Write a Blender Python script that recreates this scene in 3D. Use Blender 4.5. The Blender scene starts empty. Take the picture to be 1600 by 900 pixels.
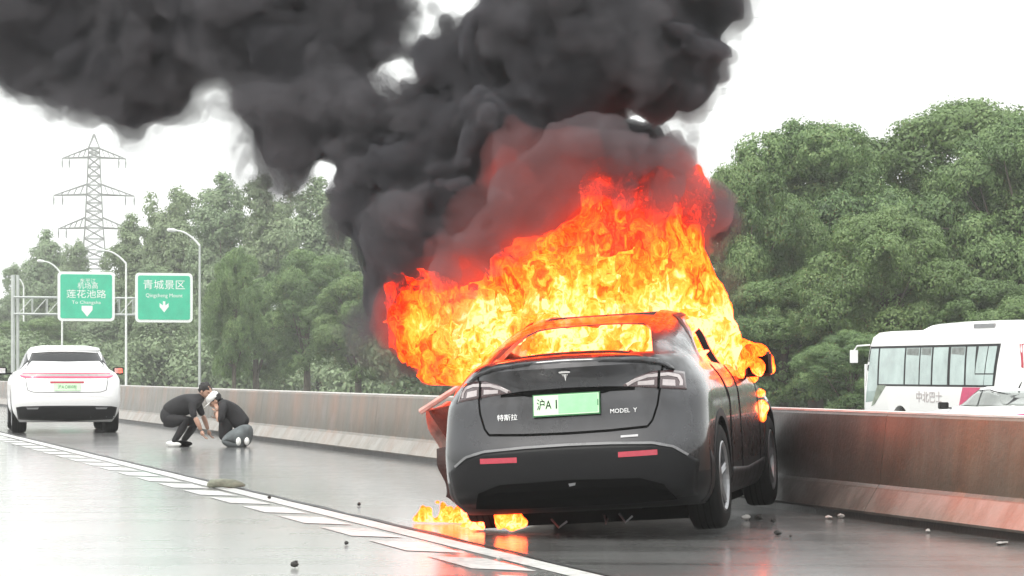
import bpy, bmesh, math, random
import numpy as np
from mathutils import Vector, Matrix, Euler
random.seed(7)
RNG = np.random.RandomState(7)
scene = bpy.context.scene
col = scene.collection

# ------------------------------------------------------------------ camera
F = 4000.0            # focal length in pixels of the 1600 px wide frame
CAM_H = 1.1
HOR = 582.0
cam_d = bpy.data.cameras.new('camera')
cam_d.sensor_width = 36.0
cam_d.lens = F / 1600 * 36.0
cam_d.shift_y = (HOR - 450.0) / 1600.0
cam_d.clip_start = 0.5
cam_d.clip_end = 4000
cam = bpy.data.objects.new('camera', cam_d)
cam.location = (0, 0, CAM_H)
cam.rotation_euler = (math.radians(90), 0, 0)
col.objects.link(cam)
scene.camera = cam

# ------------------------------------------------------------------ sky and sun
SUN_EL, SUN_AZ = math.radians(52), math.radians(215)
world = bpy.data.worlds.new('World')
scene.world = world
world.use_nodes = True
nt = world.node_tree
nt.nodes.clear()
sky = nt.nodes.new('ShaderNodeTexSky')
sky.sky_type = 'NISHITA'
sky.sun_disc = False
sky.sun_elevation = SUN_EL
sky.sun_rotation = SUN_AZ
sky.air_density = 2.0
sky.dust_density = 6.0
bg1 = nt.nodes.new('ShaderNodeBackground'); bg1.inputs['Strength'].default_value = 0.1
nt.links.new(sky.outputs[0], bg1.inputs['Color'])
tc = nt.nodes.new('ShaderNodeTexCoord')
sx = nt.nodes.new('ShaderNodeSeparateXYZ'); nt.links.new(tc.outputs['Generated'], sx.inputs[0])
mr = nt.nodes.new('ShaderNodeMapRange')
mr.inputs['From Min'].default_value = 0.0; mr.inputs['From Max'].default_value = 1.0
mr.inputs['To Min'].default_value = 1.02; mr.inputs['To Max'].default_value = 1.75
nt.links.new(sx.outputs['Z'], mr.inputs['Value'])
nz = nt.nodes.new('ShaderNodeTexNoise'); nz.inputs['Scale'].default_value = 3.0; nz.inputs['Detail'].default_value = 4
nt.links.new(tc.outputs['Generated'], nz.inputs['Vector'])
mr2 = nt.nodes.new('ShaderNodeMapRange')
mr2.inputs['To Min'].default_value = 0.93; mr2.inputs['To Max'].default_value = 1.07
nt.links.new(nz.outputs['Fac'], mr2.inputs['Value'])
mm = nt.nodes.new('ShaderNodeMath'); mm.operation = 'MULTIPLY'
nt.links.new(mr.outputs[0], mm.inputs[0]); nt.links.new(mr2.outputs[0], mm.inputs[1])
bg2 = nt.nodes.new('ShaderNodeBackground')
bg2.inputs['Color'].default_value = (0.965, 0.985, 0.975, 1)
nt.links.new(mm.outputs[0], bg2.inputs['Strength'])
mx = nt.nodes.new('ShaderNodeMixShader'); mx.inputs[0].default_value = 0.9
wo = nt.nodes.new('ShaderNodeOutputWorld')
nt.links.new(bg1.outputs[0], mx.inputs[1]); nt.links.new(bg2.outputs[0], mx.inputs[2])
nt.links.new(mx.outputs[0], wo.inputs['Surface'])

sun_d = bpy.data.lights.new('sun', 'SUN')
sun_d.energy = 1.3
sun_d.angle = math.radians(14)
sun_d.color = (1.0, 0.97, 0.92)
sun = bpy.data.objects.new('sun', sun_d)
sdir = Vector((math.sin(SUN_AZ) * math.cos(SUN_EL), math.cos(SUN_AZ) * math.cos(SUN_EL), math.sin(SUN_EL)))
sun.rotation_euler = sdir.to_track_quat('Z', 'Y').to_euler()
sun.location = (0, -10, 40)
col.objects.link(sun)

scene.view_settings.view_transform = 'Standard'
scene.view_settings.look = 'None'
scene.view_settings.exposure = 0.52
scene.view_settings.gamma = 1.0
scene.view_settings.use_curve_mapping = False
cy = scene.cycles
cy.max_bounces = 10
cy.diffuse_bounces = 3
cy.glossy_bounces = 3
cy.transmission_bounces = 6
cy.volume_bounces = 3
cy.transparent_max_bounces = 32
cy.use_denoising = True
cy.use_adaptive_sampling = True
cy.adaptive_threshold = 0.02
cy.caustics_reflective = False
cy.caustics_refractive = False
cy.sample_clamp_indirect = 6

# ------------------------------------------------------------------ places
TH = math.radians(16.6)                       # the road runs this far left of the view
DU = Vector((-math.sin(TH), math.cos(TH)))
DV = Vector((math.cos(TH), math.sin(TH)))

def road(u, v, z=0.0):
    p = DU * u + DV * v
    return Vector((p.x, p.y, z))

def at(px, py, D):
    return Vector(((px - 800) / F * D, D, CAM_H + (HOR - py) / F * D))

def uv_of(px, D):
    X = (px - 800) / F * D
    return (DU.x * X + DU.y * D, DV.x * X + DV.y * D)

# ------------------------------------------------------------------ tagging
def tag(o, label=None, cat=None, group=None, kind=None):
    if label: o['label'] = label
    if cat: o['category'] = cat
    if group: o['group'] = group
    if kind: o['kind'] = kind
    return o

def empty(name, loc, rz=0.0, label=None, cat=None, group=None, rot=None):
    o = bpy.data.objects.new(name, None)
    col.objects.link(o)
    o.location = loc
    o.rotation_euler = rot if rot else (0, 0, rz)
    o.empty_display_size = 0.3
    return tag(o, label, cat, group)

def copy_tree(o, parent=None):
    c = o.copy()
    col.objects.link(c)
    if parent is not None:
        c.parent = parent
    for ch in list(o.children):
        copy_tree(ch, c)
    return c

# ------------------------------------------------------------------ materials
class N:
    """small wrapper to write node materials"""
    def __init__(s, name, vol=False):
        s.m = bpy.data.materials.new(name)
        s.m.use_nodes = True
        s.t = s.m.node_tree
        s.t.nodes.clear()
        s.out = s.t.nodes.new('ShaderNodeOutputMaterial')
    def n(s, typ, props=None, **ins):
        nd = s.t.nodes.new(typ)
        for k, v in (props or {}).items():
            setattr(nd, k, v)
        for k, v in ins.items():
            s.set(nd, k, v)
        return nd
    def set(s, nd, k, v):
        k = k.replace('_', ' ') if isinstance(k, str) else k
        inp = None
        if isinstance(k, str) and k.startswith('i') and k[1:].isdigit():
            inp = nd.inputs[int(k[1:])]
        else:
            for q in nd.inputs:
                if q.name == k and q.enabled:
                    inp = q; break
            if inp is None:
                inp = nd.inputs[k]
        if hasattr(v, 'bl_idname') and hasattr(v, 'outputs'):
            v = [o for o in v.outputs if o.enabled][0]
        if isinstance(v, bpy.types.NodeSocket):
            s.t.links.new(v, inp)
        else:
            if hasattr(inp.default_value, '__len__') and len(inp.default_value) == 4 and len(v) == 3:
                v = (*v, 1)
            inp.default_value = v
    def coord(s, kind='Object', scale=None, loc=None):
        c = s.n('ShaderNodeTexCoord').outputs[kind]
        if scale is not None or loc is not None:
            mp = s.n('ShaderNodeMapping', Vector=c)
            if scale is not None: mp.inputs['Scale'].default_value = scale
            if loc is not None: mp.inputs['Location'].default_value = loc
            return mp.outputs[0]
        return c
    def pos(s, scale=None):
        c = s.n('ShaderNodeNewGeometry').outputs['Position']
        if scale is not None:
            mp = s.n('ShaderNodeMapping', Vector=c)
            mp.inputs['Scale'].default_value = scale
            return mp.outputs[0]
        return c
    def noise(s, vec, scale, detail=4, rough=0.55, dist=0.0):
        return s.n('ShaderNodeTexNoise', Vector=vec, Scale=scale, Detail=detail, Roughness=rough, Distortion=dist).outputs['Fac']
    def math(s, op, a, b=0.0, clamp=False):
        return s.n('ShaderNodeMath', dict(operation=op, use_clamp=clamp), i0=a, i1=b).outputs[0]
    def mr(s, v, a, b, c=0.0, d=1.0):
        nd = s.n('ShaderNodeMapRange', Value=v)
        for k, x in zip(('From Min', 'From Max', 'To Min', 'To Max'), (a, b, c, d)):
            nd.inputs[k].default_value = x
        return nd.outputs[0]
    def ramp(s, v, stops, interp='LINEAR'):
        nd = s.n('ShaderNodeValToRGB', Fac=v)
        cr = nd.color_ramp
        cr.interpolation = interp
        while len(cr.elements) < len(stops):
            cr.elements.new(0.5)
        for e, (p, c) in zip(cr.elements, stops):
            e.position = p
            e.color = (*c, 1) if len(c) == 3 else c
        return nd.outputs[0]
    def mix(s, f, a, b, mode='MIX'):
        nd = s.n('ShaderNodeMix', dict(data_type='RGBA', blend_type=mode))
        for idx, v in ((0, f), (6, a), (7, b)):
            inp = nd.inputs[idx]
            if isinstance(v, bpy.types.NodeSocket): s.t.links.new(v, inp)
            elif idx == 0: inp.default_value = v
            else: inp.default_value = (*v, 1) if len(v) == 3 else v
        return nd.outputs[2]
    def bump(s, h, strength=0.3, dist=0.02):
        return s.n('ShaderNodeBump', Height=h, Strength=strength, Distance=dist).outputs[0]
    def surf(s, sh):
        if not isinstance(sh, bpy.types.NodeSocket): sh = sh.outputs[0]
        s.t.links.new(sh, s.out.inputs['Surface'])
        return s.m
    def volume(s, sh):
        s.t.links.new(sh.outputs[0], s.out.inputs['Volume'])
        return s.m

def simple(name, colr, rough=0.6, metal=0.0, coat=0.0, var=0.12, scale=6.0, bump=0.0, spec=0.5):
    m = N(name)
    nz = m.noise(m.coord(), scale, 5)
    d = [c * (1 - var) for c in colr]; l = [min(1, c * (1 + var)) for c in colr]
    c = m.ramp(nz, [(0.3, d), (0.7, l)])
    b = m.n('ShaderNodeBsdfPrincipled', Base_Color=c, Roughness=m.mr(nz, 0.3, 0.7, max(0.02, rough - 0.06), min(1, rough + 0.06)), Metallic=metal)
    b.inputs['Coat Weight'].default_value = coat
    b.inputs['Coat Roughness'].default_value = 0.06
    b.inputs['Specular IOR Level'].default_value = spec
    if bump:
        m.set(b, 'Normal', m.bump(m.noise(m.coord(), scale * 6, 4), bump, 0.01))
    return m.surf(b)

# ------------------------------------------------------------------ mesh helpers
def link_mesh(name, verts, faces, mat=None, parent=None, smooth=False, mats=None, fm=None):
    me = bpy.data.meshes.new(name)
    me.from_pydata([tuple(v) for v in verts], [], [tuple(int(i) for i in f) for f in faces])
    if mat: me.materials.append(mat)
    if mats:
        for q in mats: me.materials.append(q)
        if fm is not None: me.polygons.foreach_set('material_index', fm)
    if smooth:
        me.polygons.foreach_set('use_smooth', [True] * len(me.polygons))
    me.update()
    o = bpy.data.objects.new(name, me)
    col.objects.link(o)
    if parent is not None: o.parent = parent
    return o

class MB:
    def __init__(s): s.v = []; s.f = []
    def add(s, vs, fs):
        k = len(s.v)
        s.v += [Vector(v) for v in vs]
        s.f += [tuple(i + k for i in f) for f in fs]
        return s
    def box(s, c, d, rot=None, taper=1.0):
        c = Vector(c); hx, hy, hz = d[0] / 2, d[1] / 2, d[2] / 2
        vs = []
        for z, t in ((-hz, 1), (hz, taper)):
            for x, y in ((-hx, -hy), (hx, -hy), (hx, hy), (-hx, hy)):
                p = Vector((x * t, y * t, z))
                if rot is not None: p = rot @ p
                vs.append(c + p)
        return s.add(vs, [(0, 3, 2, 1), (4, 5, 6, 7), (0, 1, 5, 4), (1, 2, 6, 5), (2, 3, 7, 6), (3, 0, 4, 7)])
    def tube(s, pts, r, n=8, cap=True):
        pts = [Vector(p) for p in pts]
        rs = r if isinstance(r, (list, tuple)) else [r] * len(pts)
        k = len(s.v); up = None
        for i, p in enumerate(pts):
            a = pts[max(0, i - 1)]; b = pts[min(len(pts) - 1, i + 1)]
            t = (b - a).normalized()
            if up is None:
                up = Vector((0, 0, 1)) if abs(t.z) < 0.9 else Vector((1, 0, 0))
            x = t.cross(up).normalized(); y = x.cross(t).normalized()
            up = y
            for j in range(n):
                q = 2 * math.pi * j / n
                s.v.append(p + (x * math.cos(q) + y * math.sin(q)) * rs[i])
        for i in range(len(pts) - 1):
            for j in range(n):
                a0 = k + i * n + j; a1 = k + i * n + (j + 1) % n
                s.f.append((a0, a1, a1 + n, a0 + n))
        if cap:
            s.f.append(tuple(k + j for j in range(n))[::-1])
            s.f.append(tuple(k + (len(pts) - 1) * n + j for j in range(n)))
        return s
    def lathe(s, prof, c, axis='x', n=24):
        """prof: list of (radius, offset along axis)"""
        k = len(s.v); c = Vector(c)
        for (r, h) in prof:
            for j in range(n):
                q = 2 * math.pi * j / n
                if axis == 'x': p = Vector((h, r * math.cos(q), r * math.sin(q)))
                elif axis == 'z': p = Vector((r * math.cos(q), r * math.sin(q), h))
                else: p = Vector((r * math.sin(q), h, r * math.cos(q)))
                s.v.append(c + p)
        for i in range(len(prof) - 1):
            for j in range(n):
                a = k + i * n + j; b = k + i * n + (j + 1) % n
                s.f.append((a, b, b + n, a + n))
        return s
    def prism(s, poly, d0, d1, fn):
        """polygon (a,b) extruded from d0 to d1; fn(a,b,d)->point"""
        n = len(poly)
        vs = [fn(a, b, d0) for a, b in poly] + [fn(a, b, d1) for a, b in poly]
        fs = [tuple(range(n))[::-1], tuple(range(n, 2 * n))]
        fs += [(i, (i + 1) % n, n + (i + 1) % n, n + i) for i in range(n)]
        return s.add(vs, fs)
    def build(s, name, mat, parent=None, smooth=False, fix=True, bevel=0):
        o = link_mesh(name, s.v, s.f, mat, parent, smooth)
        if fix or bevel:
            bm = bmesh.new(); bm.from_mesh(o.data)
            if bevel:
                bmesh.ops.bevel(bm, geom=bm.edges[:], offset=bevel, segments=2, affect='EDGES', clamp_overlap=True)
            bmesh.ops.recalc_face_normals(bm, faces=bm.faces[:])
            bm.to_mesh(o.data); bm.free()
            if bevel:
                o.data.polygons.foreach_set('use_smooth', [True] * len(o.data.polygons))
                o.data.set_sharp_from_angle(angle=math.radians(35))
        return o

def sharp(o, deg=35):
    o.data.polygons.foreach_set('use_smooth', [True] * len(o.data.polygons))
    o.data.set_sharp_from_angle(angle=math.radians(deg))
    return o

# ------------------------------------------------------------------ fields
class VNoise:
    def __init__(s, seed): s.g = np.random.RandomState(seed).rand(32, 32, 32).astype(np.float32) * 2 - 1
    def __call__(s, x, y, z, f=1.0):
        x = x * f; y = y * f; z = z * f
        xi = np.floor(x).astype(int); yi = np.floor(y).astype(int); zi = np.floor(z).astype(int)
        fx = x - xi; fy = y - yi; fz = z - zi
        fx = fx * fx * fx * (fx * (fx * 6 - 15) + 10); fy = fy * fy * fy * (fy * (fy * 6 - 15) + 10); fz = fz * fz * fz * (fz * (fz * 6 - 15) + 10)
        g = s.g; r = 0
        for a in (0, 1):
            for b in (0, 1):
                for c in (0, 1):
                    w = (fx if a else 1 - fx) * (fy if b else 1 - fy) * (fz if c else 1 - fz)
                    r = r + w * g[(xi + a) & 31, (yi + b) & 31, (zi + c) & 31]
        return r

def worley(x, y, z, f, seed):
    rs = np.random.RandomState(seed).rand(16, 16, 16, 3).astype(np.float32)
    x = x * f; y = y * f; z = z * f
    xi = np.floor(x).astype(int); yi = np.floor(y).astype(int); zi = np.floor(z).astype(int)
    best = np.full(x.shape, 9.0, np.float32)
    for a in (-1, 0, 1):
        for b in (-1, 0, 1):
            for c in (-1, 0, 1):
                j = rs[(xi + a) & 15, (yi + b) & 15, (zi + c) & 15]
                d = (xi + a + j[..., 0] - x) ** 2 + (yi + b + j[..., 1] - y) ** 2 + (zi + c + j[..., 2] - z) ** 2
                np.minimum(best, d, out=best)
    return np.sqrt(best)

def grid(lo, hi, h):
    ax = [np.arange(lo[i], hi[i] + h, h, dtype=np.float32) for i in range(3)]
    return np.meshgrid(*ax, indexing='ij')

def surface_net(val, lo, h):
    """closed mesh of val = 0, inside where val < 0"""
    val = val.copy()
    for ax in range(3):
        e = [slice(None)] * 3
        for k in (0, -1):
            e[ax] = k
            val[tuple(e)] = np.maximum(val[tuple(e)], 0.01)
    ins = val < 0
    nx, ny, nz_ = val.shape
    cnt = np.zeros((nx - 1, ny - 1, nz_ - 1), np.int8)
    acc = np.zeros((nx - 1, ny - 1, nz_ - 1, 3), np.float32); num = np.zeros((nx - 1, ny - 1, nz_ - 1), np.float32)
    cs = [(a, b, c) for a in (0, 1) for b in (0, 1) for c in (0, 1)]
    def sub(arr, o): return arr[o[0]:nx - 1 + o[0], o[1]:ny - 1 + o[1], o[2]:nz_ - 1 + o[2]]
    for p in cs:
        for ax in range(3):
            if p[ax] == 1: continue
            q = list(p); q[ax] = 1; q = tuple(q)
            a = sub(val, p); b = sub(val, q)
            cr = (a < 0) != (b < 0)
            t = np.where(cr, a / np.where(cr, a - b, 1), 0)
            for k in range(3):
                pk = p[k] + (t if k == ax else 0)
                acc[..., k] += np.where(cr, pk, 0)
            num += cr
    act = num > 0
    idx = -np.ones(act.shape, np.int64)
    ijk = np.argwhere(act)
    idx[act] = np.arange(len(ijk))
    pos = (ijk + acc[act] / num[act][:, None]) * h + np.array(lo, np.float32)
    faces = []
    for ax in range(3):
        sl0 = [slice(1, -1)] * 3; sl0[ax] = slice(0, -1)
        sl1 = [slice(1, -1)] * 3; sl1[ax] = slice(1, None)
        a = ins[tuple(sl0)]; b = ins[tuple(sl1)]
        e = np.argwhere(a != b)
        flip = a[a != b]
        o = [1, 1, 1]; o[ax] = 0
        e = e + np.array(o)
        u, v = (ax + 1) % 3, (ax + 2) % 3
        def cell(du, dv):
            c = e.copy(); c[:, u] -= du; c[:, v] -= dv
            return idx[c[:, 0], c[:, 1], c[:, 2]]
        q = np.stack([cell(1, 1), cell(0, 1), cell(0, 0), cell(1, 0)], 1)
        q[~flip] = q[~flip][:, ::-1]
        faces.append(q)
    faces = np.concatenate(faces)
    faces = faces[(faces >= 0).all(1)]
    return pos, faces

def np_mesh(name, pos, faces, mat, parent=None, smooth=True):
    me = bpy.data.meshes.new(name)
    me.vertices.add(len(pos)); me.vertices.foreach_set('co', np.asarray(pos, np.float32).ravel())
    n = faces.shape[1]
    me.loops.add(len(faces) * n); me.loops.foreach_set('vertex_index', faces.astype(np.int32).ravel())
    me.polygons.add(len(faces))
    me.polygons.foreach_set('loop_start', np.arange(0, len(faces) * n, n, dtype=np.int32))
    me.polygons.foreach_set('loop_total', np.full(len(faces), n, np.int32))
    if smooth: me.polygons.foreach_set('use_smooth', np.ones(len(faces), bool))
    me.update(calc_edges=True); me.validate()
    if mat: me.materials.append(mat)
    o = bpy.data.objects.new(name, me); col.objects.link(o)
    if parent is not None: o.parent = parent
    return o
# ------------------------------------------------------------------ road and ground
def mat_asphalt():
    m = N('wet_asphalt')
    p = m.pos()
    fine = m.noise(p, 90, 3, 0.7)
    big = m.noise(m.pos((0.35, 0.35, 1)), 1.0, 5, 0.6, 0.6)
    rp = m.n('ShaderNodeMapping', Vector=p)
    rp.inputs['Rotation'].default_value = (0, 0, -TH)
    rp.inputs['Scale'].default_value = (3.0, 0.12, 1)
    streak = m.noise(rp.outputs[0], 1.0, 4, 0.6)
    rq = m.n('ShaderNodeMapping', Vector=p)
    rq.inputs['Scale'].default_value = (0.25, 1.6, 1)
    band = m.noise(rq.outputs[0], 1.0, 5, 0.6, 0.4)
    w = m.math('ADD', m.math('MULTIPLY', streak, 0.35), m.math('MULTIPLY', band, 0.65))
    f_ = m.math('ADD', m.math('MULTIPLY', fine, 0.3), m.math('MULTIPLY', w, 0.7))
    c1 = m.ramp(f_, [(0.36, (0.17, 0.174, 0.17)), (0.60, (0.42, 0.425, 0.415))])     # lanes left of the line, sky sheen painted in as paler asphalt
    c2 = m.ramp(f_, [(0.34, (0.10, 0.10, 0.098)), (0.62, (0.22, 0.22, 0.215))])      # lane beside the barrier, occlusion and dark reflections painted in
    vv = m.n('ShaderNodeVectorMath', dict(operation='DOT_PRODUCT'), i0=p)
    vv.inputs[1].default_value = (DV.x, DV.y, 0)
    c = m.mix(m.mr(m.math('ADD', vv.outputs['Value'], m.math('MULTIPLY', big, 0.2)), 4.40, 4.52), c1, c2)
    crk = m.n('ShaderNodeTexVoronoi', dict(feature='DISTANCE_TO_EDGE'), Vector=m.n('ShaderNodeVectorMath', dict(operation='ADD'), i0=p, i1=m.n('ShaderNodeTexNoise', Vector=p, Scale=2.5, Detail=4).outputs['Color']).outputs[0], Scale=0.42)
    c = m.mix(m.math('MULTIPLY', m.mr(crk.outputs['Distance'], 0.0, 0.008, 0.6, 0.0), m.mr(big, 0.5, 0.6)), c, (0.05, 0.05, 0.05))
    r = m.mr(w, 0.36, 0.64, 0.17, 0.42)
    b = m.n('ShaderNodeBsdfPrincipled', Base_Color=c, Roughness=r)
    b.inputs['Coat Weight'].default_value = 0.9
    b.inputs['Coat Roughness'].default_value = 0.09
    m.set(b, 'Coat Normal', m.bump(m.math('ADD', m.math('MULTIPLY', band, 1.0), fine), 0.12, 0.004))
    m.set(b, 'Normal', m.bump(m.math('ADD', fine, m.math('MULTIPLY', m.noise(p, 9, 4), 0.6)), 0.35, 0.006))
    return m.surf(b)

def mat_line():
    m = N('worn_road_paint')
    p = m.pos()
    n1 = m.math('ADD', m.math('MULTIPLY', m.noise(p, 14, 6, 0.75), 0.6), m.math('MULTIPLY', m.noise(p, 1.3, 5, 0.7), 0.4))
    c = m.ramp(n1, [(0.38, (0.30, 0.30, 0.29)), (0.52, (0.55, 0.55, 0.53)), (0.72, (0.74, 0.74, 0.72))])
    b = m.n('ShaderNodeBsdfPrincipled', Base_Color=c, Roughness=0.4)
    m.set(b, 'Normal', m.bump(m.noise(p, 60, 4), 0.3, 0.004))
    return m.surf(b)

def mat_ground():
    m = N('verge_grass_soil')
    p = m.pos()
    c = m.ramp(m.noise(p, 0.7, 6), [(0.3, (0.035, 0.05, 0.02)), (0.7, (0.08, 0.1, 0.045))])
    return m.surf(m.n('ShaderNodeBsdfPrincipled', Base_Color=c, Roughness=0.9))

M = {}
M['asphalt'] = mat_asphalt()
M['line'] = mat_line()
M['ground'] = mat_ground()

def sheet(name, us, vs, mat, zf):
    """grid of road coordinates"""
    V = []; Fc = []
    for u in us:
        for v in vs: V.append(road(u, v, zf(u, v)))
    nv = len(vs)
    for i in range(len(us) - 1):
        for j in range(nv - 1):
            a = i * nv + j
            Fc.append((a, a + 1, a + nv + 1, a + nv))
    return link_mesh(name, V, Fc, mat)

LOW = -0.68
V_B0 = 7.90          # near foot of the barrier
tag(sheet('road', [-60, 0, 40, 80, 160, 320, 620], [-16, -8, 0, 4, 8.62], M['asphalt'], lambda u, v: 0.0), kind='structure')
def side_z(u, v): return 0.0 if v < 8.7 else LOW
tag(sheet('embankment', [-60, 100, 300, 620], [8.62, 13.0], M['ground'], lambda u, v: -0.004 if v < 9 else LOW), kind='structure')
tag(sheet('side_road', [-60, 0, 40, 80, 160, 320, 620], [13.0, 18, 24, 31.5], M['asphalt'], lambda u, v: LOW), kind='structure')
g = MB(); g.add([(-1500, -300, -0.78), (1500, -300, -0.78), (1500, 3000, -0.78), (-1500, 3000, -0.78)], [(0, 1, 2, 3)])
tag(g.build('ground', M['ground'], fix=False), kind='structure')

# painted edge line and slanted slow-down dashes
def quad_uv(mb, pts, z):
    vs = [road(u, v, z) for u, v in pts]
    k = len(mb.v); mb.v += vs; mb.f.append(tuple(range(k, k + len(vs))))
mb = MB()
us = np.arange(6, 240, 1.3)
for a, b in zip(us[:-1], us[1:]):
    if random.random() < 0.03: continue
    quad_uv(mb, [(a, 4.24), (a, 4.41), (b, 4.41), (b, 4.24)], 0.004)
lane = tag(mb.build('edge_line', M['line'], fix=False), kind='structure')
dash_me = None
for k in range(60):
    u = 12.3 + 1.5 * k
    mb = MB()
    quad_uv(mb, [(u, 3.88), (u - 0.3, 4.17), (u + 0.72, 4.17), (u + 1.02, 3.88)][::-1], 0.004)
    o = mb.build('slow_down_dash', M['line'], lane, fix=False)
# tar seam beside the line
mb = MB()
prev = None
for i in range(80):
    u = 9 + i * 0.5
    w = 0.035 + 0.03 * random.random()
    o_ = 4.47 + 0.012 * math.sin(i * 1.7)
    cur = (u, o_ - w / 2, o_ + w / 2)
    if prev: quad_uv(mb, [(prev[0], prev[1]), (prev[0], prev[2]), (cur[0], cur[2]), (cur[0], cur[1])], 0.004)
    prev = cur
M['tar'] = simple('black_tar', (0.02, 0.02, 0.02), 0.5, bump=0.5)
tag(mb.build('tar_seam', M['tar'], fix=False), kind='structure')

# ------------------------------------------------------------------ concrete barrier
def mat_concrete():
    m = N('stained_concrete')
    p = m.pos()
    g = m.noise(p, 3.0, 7, 0.65)
    tcp = m.n('ShaderNodeMapping', Vector=p); tcp.inputs['Rotation'].default_value = (0, 0, -TH); tcp.inputs['Scale'].default_value = (1, 1.0, 0.12)
    st = m.noise(tcp.outputs[0], 3.2, 6, 0.65)
    base = m.ramp(m.math('ADD', m.math('MULTIPLY', g, 0.5), m.math('MULTIPLY', st, 0.5)),
                  [(0.3, (0.075, 0.063, 0.047)), (0.5, (0.135, 0.115, 0.088)), (0.7, (0.205, 0.18, 0.145))])
    rust_glow = m.noise(tcp.outputs[0], 1.1, 5, 0.6)
    base = m.mix(m.mr(rust_glow, 0.44, 0.64, 0.0, 0.6), base, (0.235, 0.118, 0.066))  # rust stains strengthened to paint in the fire's orange glow
    z = m.n('ShaderNodeSeparateXYZ', Vector=p).outputs['Z']
    # bare, cleaner foot and grime on the wall just above it, a stain line with a ragged edge
    e = m.math('ADD', z, m.math('MULTIPLY', m.math('SUBTRACT', st, 0.5), 0.35))
    grime = m.math('MULTIPLY', m.mr(e, 0.245, 0.26), m.mr(e, 0.32, 0.6, 0.6, 0.0))
    base = m.mix(grime, base, (0.075, 0.07, 0.055))
    foot = m.mr(z, 0.235, 0.24, 0.75, 0.0)
    base = m.mix(m.math('MULTIPLY', foot, m.mr(st, 0.35, 0.6, 0.25, 0.95)), base, (0.30, 0.28, 0.25))
    dd = m.n('ShaderNodeVectorMath', dict(operation='DISTANCE'), i0=p)
    dd.inputs[1].default_value = (1.95, 20.9, 0.1)     # soot where the car has struck and burnt
    soot = m.mr(m.math('ADD', dd.outputs['Value'], m.math('MULTIPLY', st, 1.6)), 1.6, 4.6, 0.93, 0.0)
    base = m.mix(soot, base, (0.02, 0.019, 0.018))
    b = m.n('ShaderNodeBsdfPrincipled', Base_Color=base, Roughness=m.mr(g, 0.3, 0.7, 0.38, 0.62))
    b.inputs['Coat Weight'].default_value = 0.45
    b.inputs['Coat Roughness'].default_value = 0.27
    m.set(b, 'Coat Normal', m.bump(g, 0.15, 0.01))
    b.inputs['Specular IOR Level'].default_value = 0.3
    m.set(b, 'Normal', m.bump(m.noise(p, 26, 6, 0.7), 0.5, 0.01))
    return m.surf(b)
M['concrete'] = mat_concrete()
M['dark_base'] = simple('wet_dark_footing', (0.035, 0.033, 0.03), 0.45, bump=0.4)
M['cap'] = simple('pale_coping', (0.62, 0.60, 0.57), 0.5, var=0.2, scale=3)
barrier = empty('concrete_barrier', road(14, V_B0 + 0.2), TH, 'long stained concrete crash barrier that the burning car has hit', 'barrier')
def barrier_seg(L):
    # profile in (v, z), v away from the camera side road
    pr = [(0.02, 0.055), (0.0, 0.075), (0.105, 0.245), (0.125, 0.27), (0.185, 0.775), (0.20, 0.795), (0.37, 0.795), (0.385, 0.775), (0.445, 0.27), (0.57, 0.08), (0.57, 0.0), (0.05, 0.0), (0.05, 0.055)]
    mb = MB()
    mb.prism(pr, 0.0, L, lambda a, b, d: Vector((a - 0.2, d, b)))
    return mb
SEG = 4.0
seg_mesh = None
for k in range(-3, 42):
    u0 = k * SEG
    if seg_mesh is None:
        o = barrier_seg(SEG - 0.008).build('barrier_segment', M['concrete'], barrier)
        seg_mesh = o.data
        c = MB().box((0.085, (SEG - 0.008) / 2, 0.803), (0.176, SEG - 0.012, 0.014)).build('coping', M['cap'], o)
        cap_mesh = c.data
    else:
        o = bpy.data.objects.new('barrier_segment', seg_mesh); col.objects.link(o); o.parent = barrier
        c = bpy.data.objects.new('coping', cap_mesh); col.objects.link(c); c.parent = o
    o.location = (0, u0 - 12.6, 0)
mb = MB(); mb.box((0.05, 70, 0.02), (0.42, 200, 0.07))
mb.build('footing', M['dark_base'], barrier)
# ------------------------------------------------------------------ vehicles
from mathutils.bvhtree import BVHTree

def pchip(x, xs, ys):
    xs = np.array(xs, float); ys = np.array(ys, float)
    h = np.diff(xs); d = np.diff(ys) / h
    m = np.zeros(len(xs)); m[0] = d[0]; m[-1] = d[-1]
    for i in range(1, len(xs) - 1):
        m[i] = 0 if d[i - 1] * d[i] <= 0 else 2 * d[i - 1] * d[i] / (d[i - 1] + d[i])
    i = np.clip(np.searchsorted(xs, x) - 1, 0, len(xs) - 2)
    t = (x - xs[i]) / h[i]
    return (2 * t ** 3 - 3 * t ** 2 + 1) * ys[i] + (t ** 3 - 2 * t ** 2 + t) * h[i] * m[i] + (-2 * t ** 3 + 3 * t ** 2) * ys[i + 1] + (t ** 3 - t ** 2) * h[i] * m[i + 1]

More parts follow.
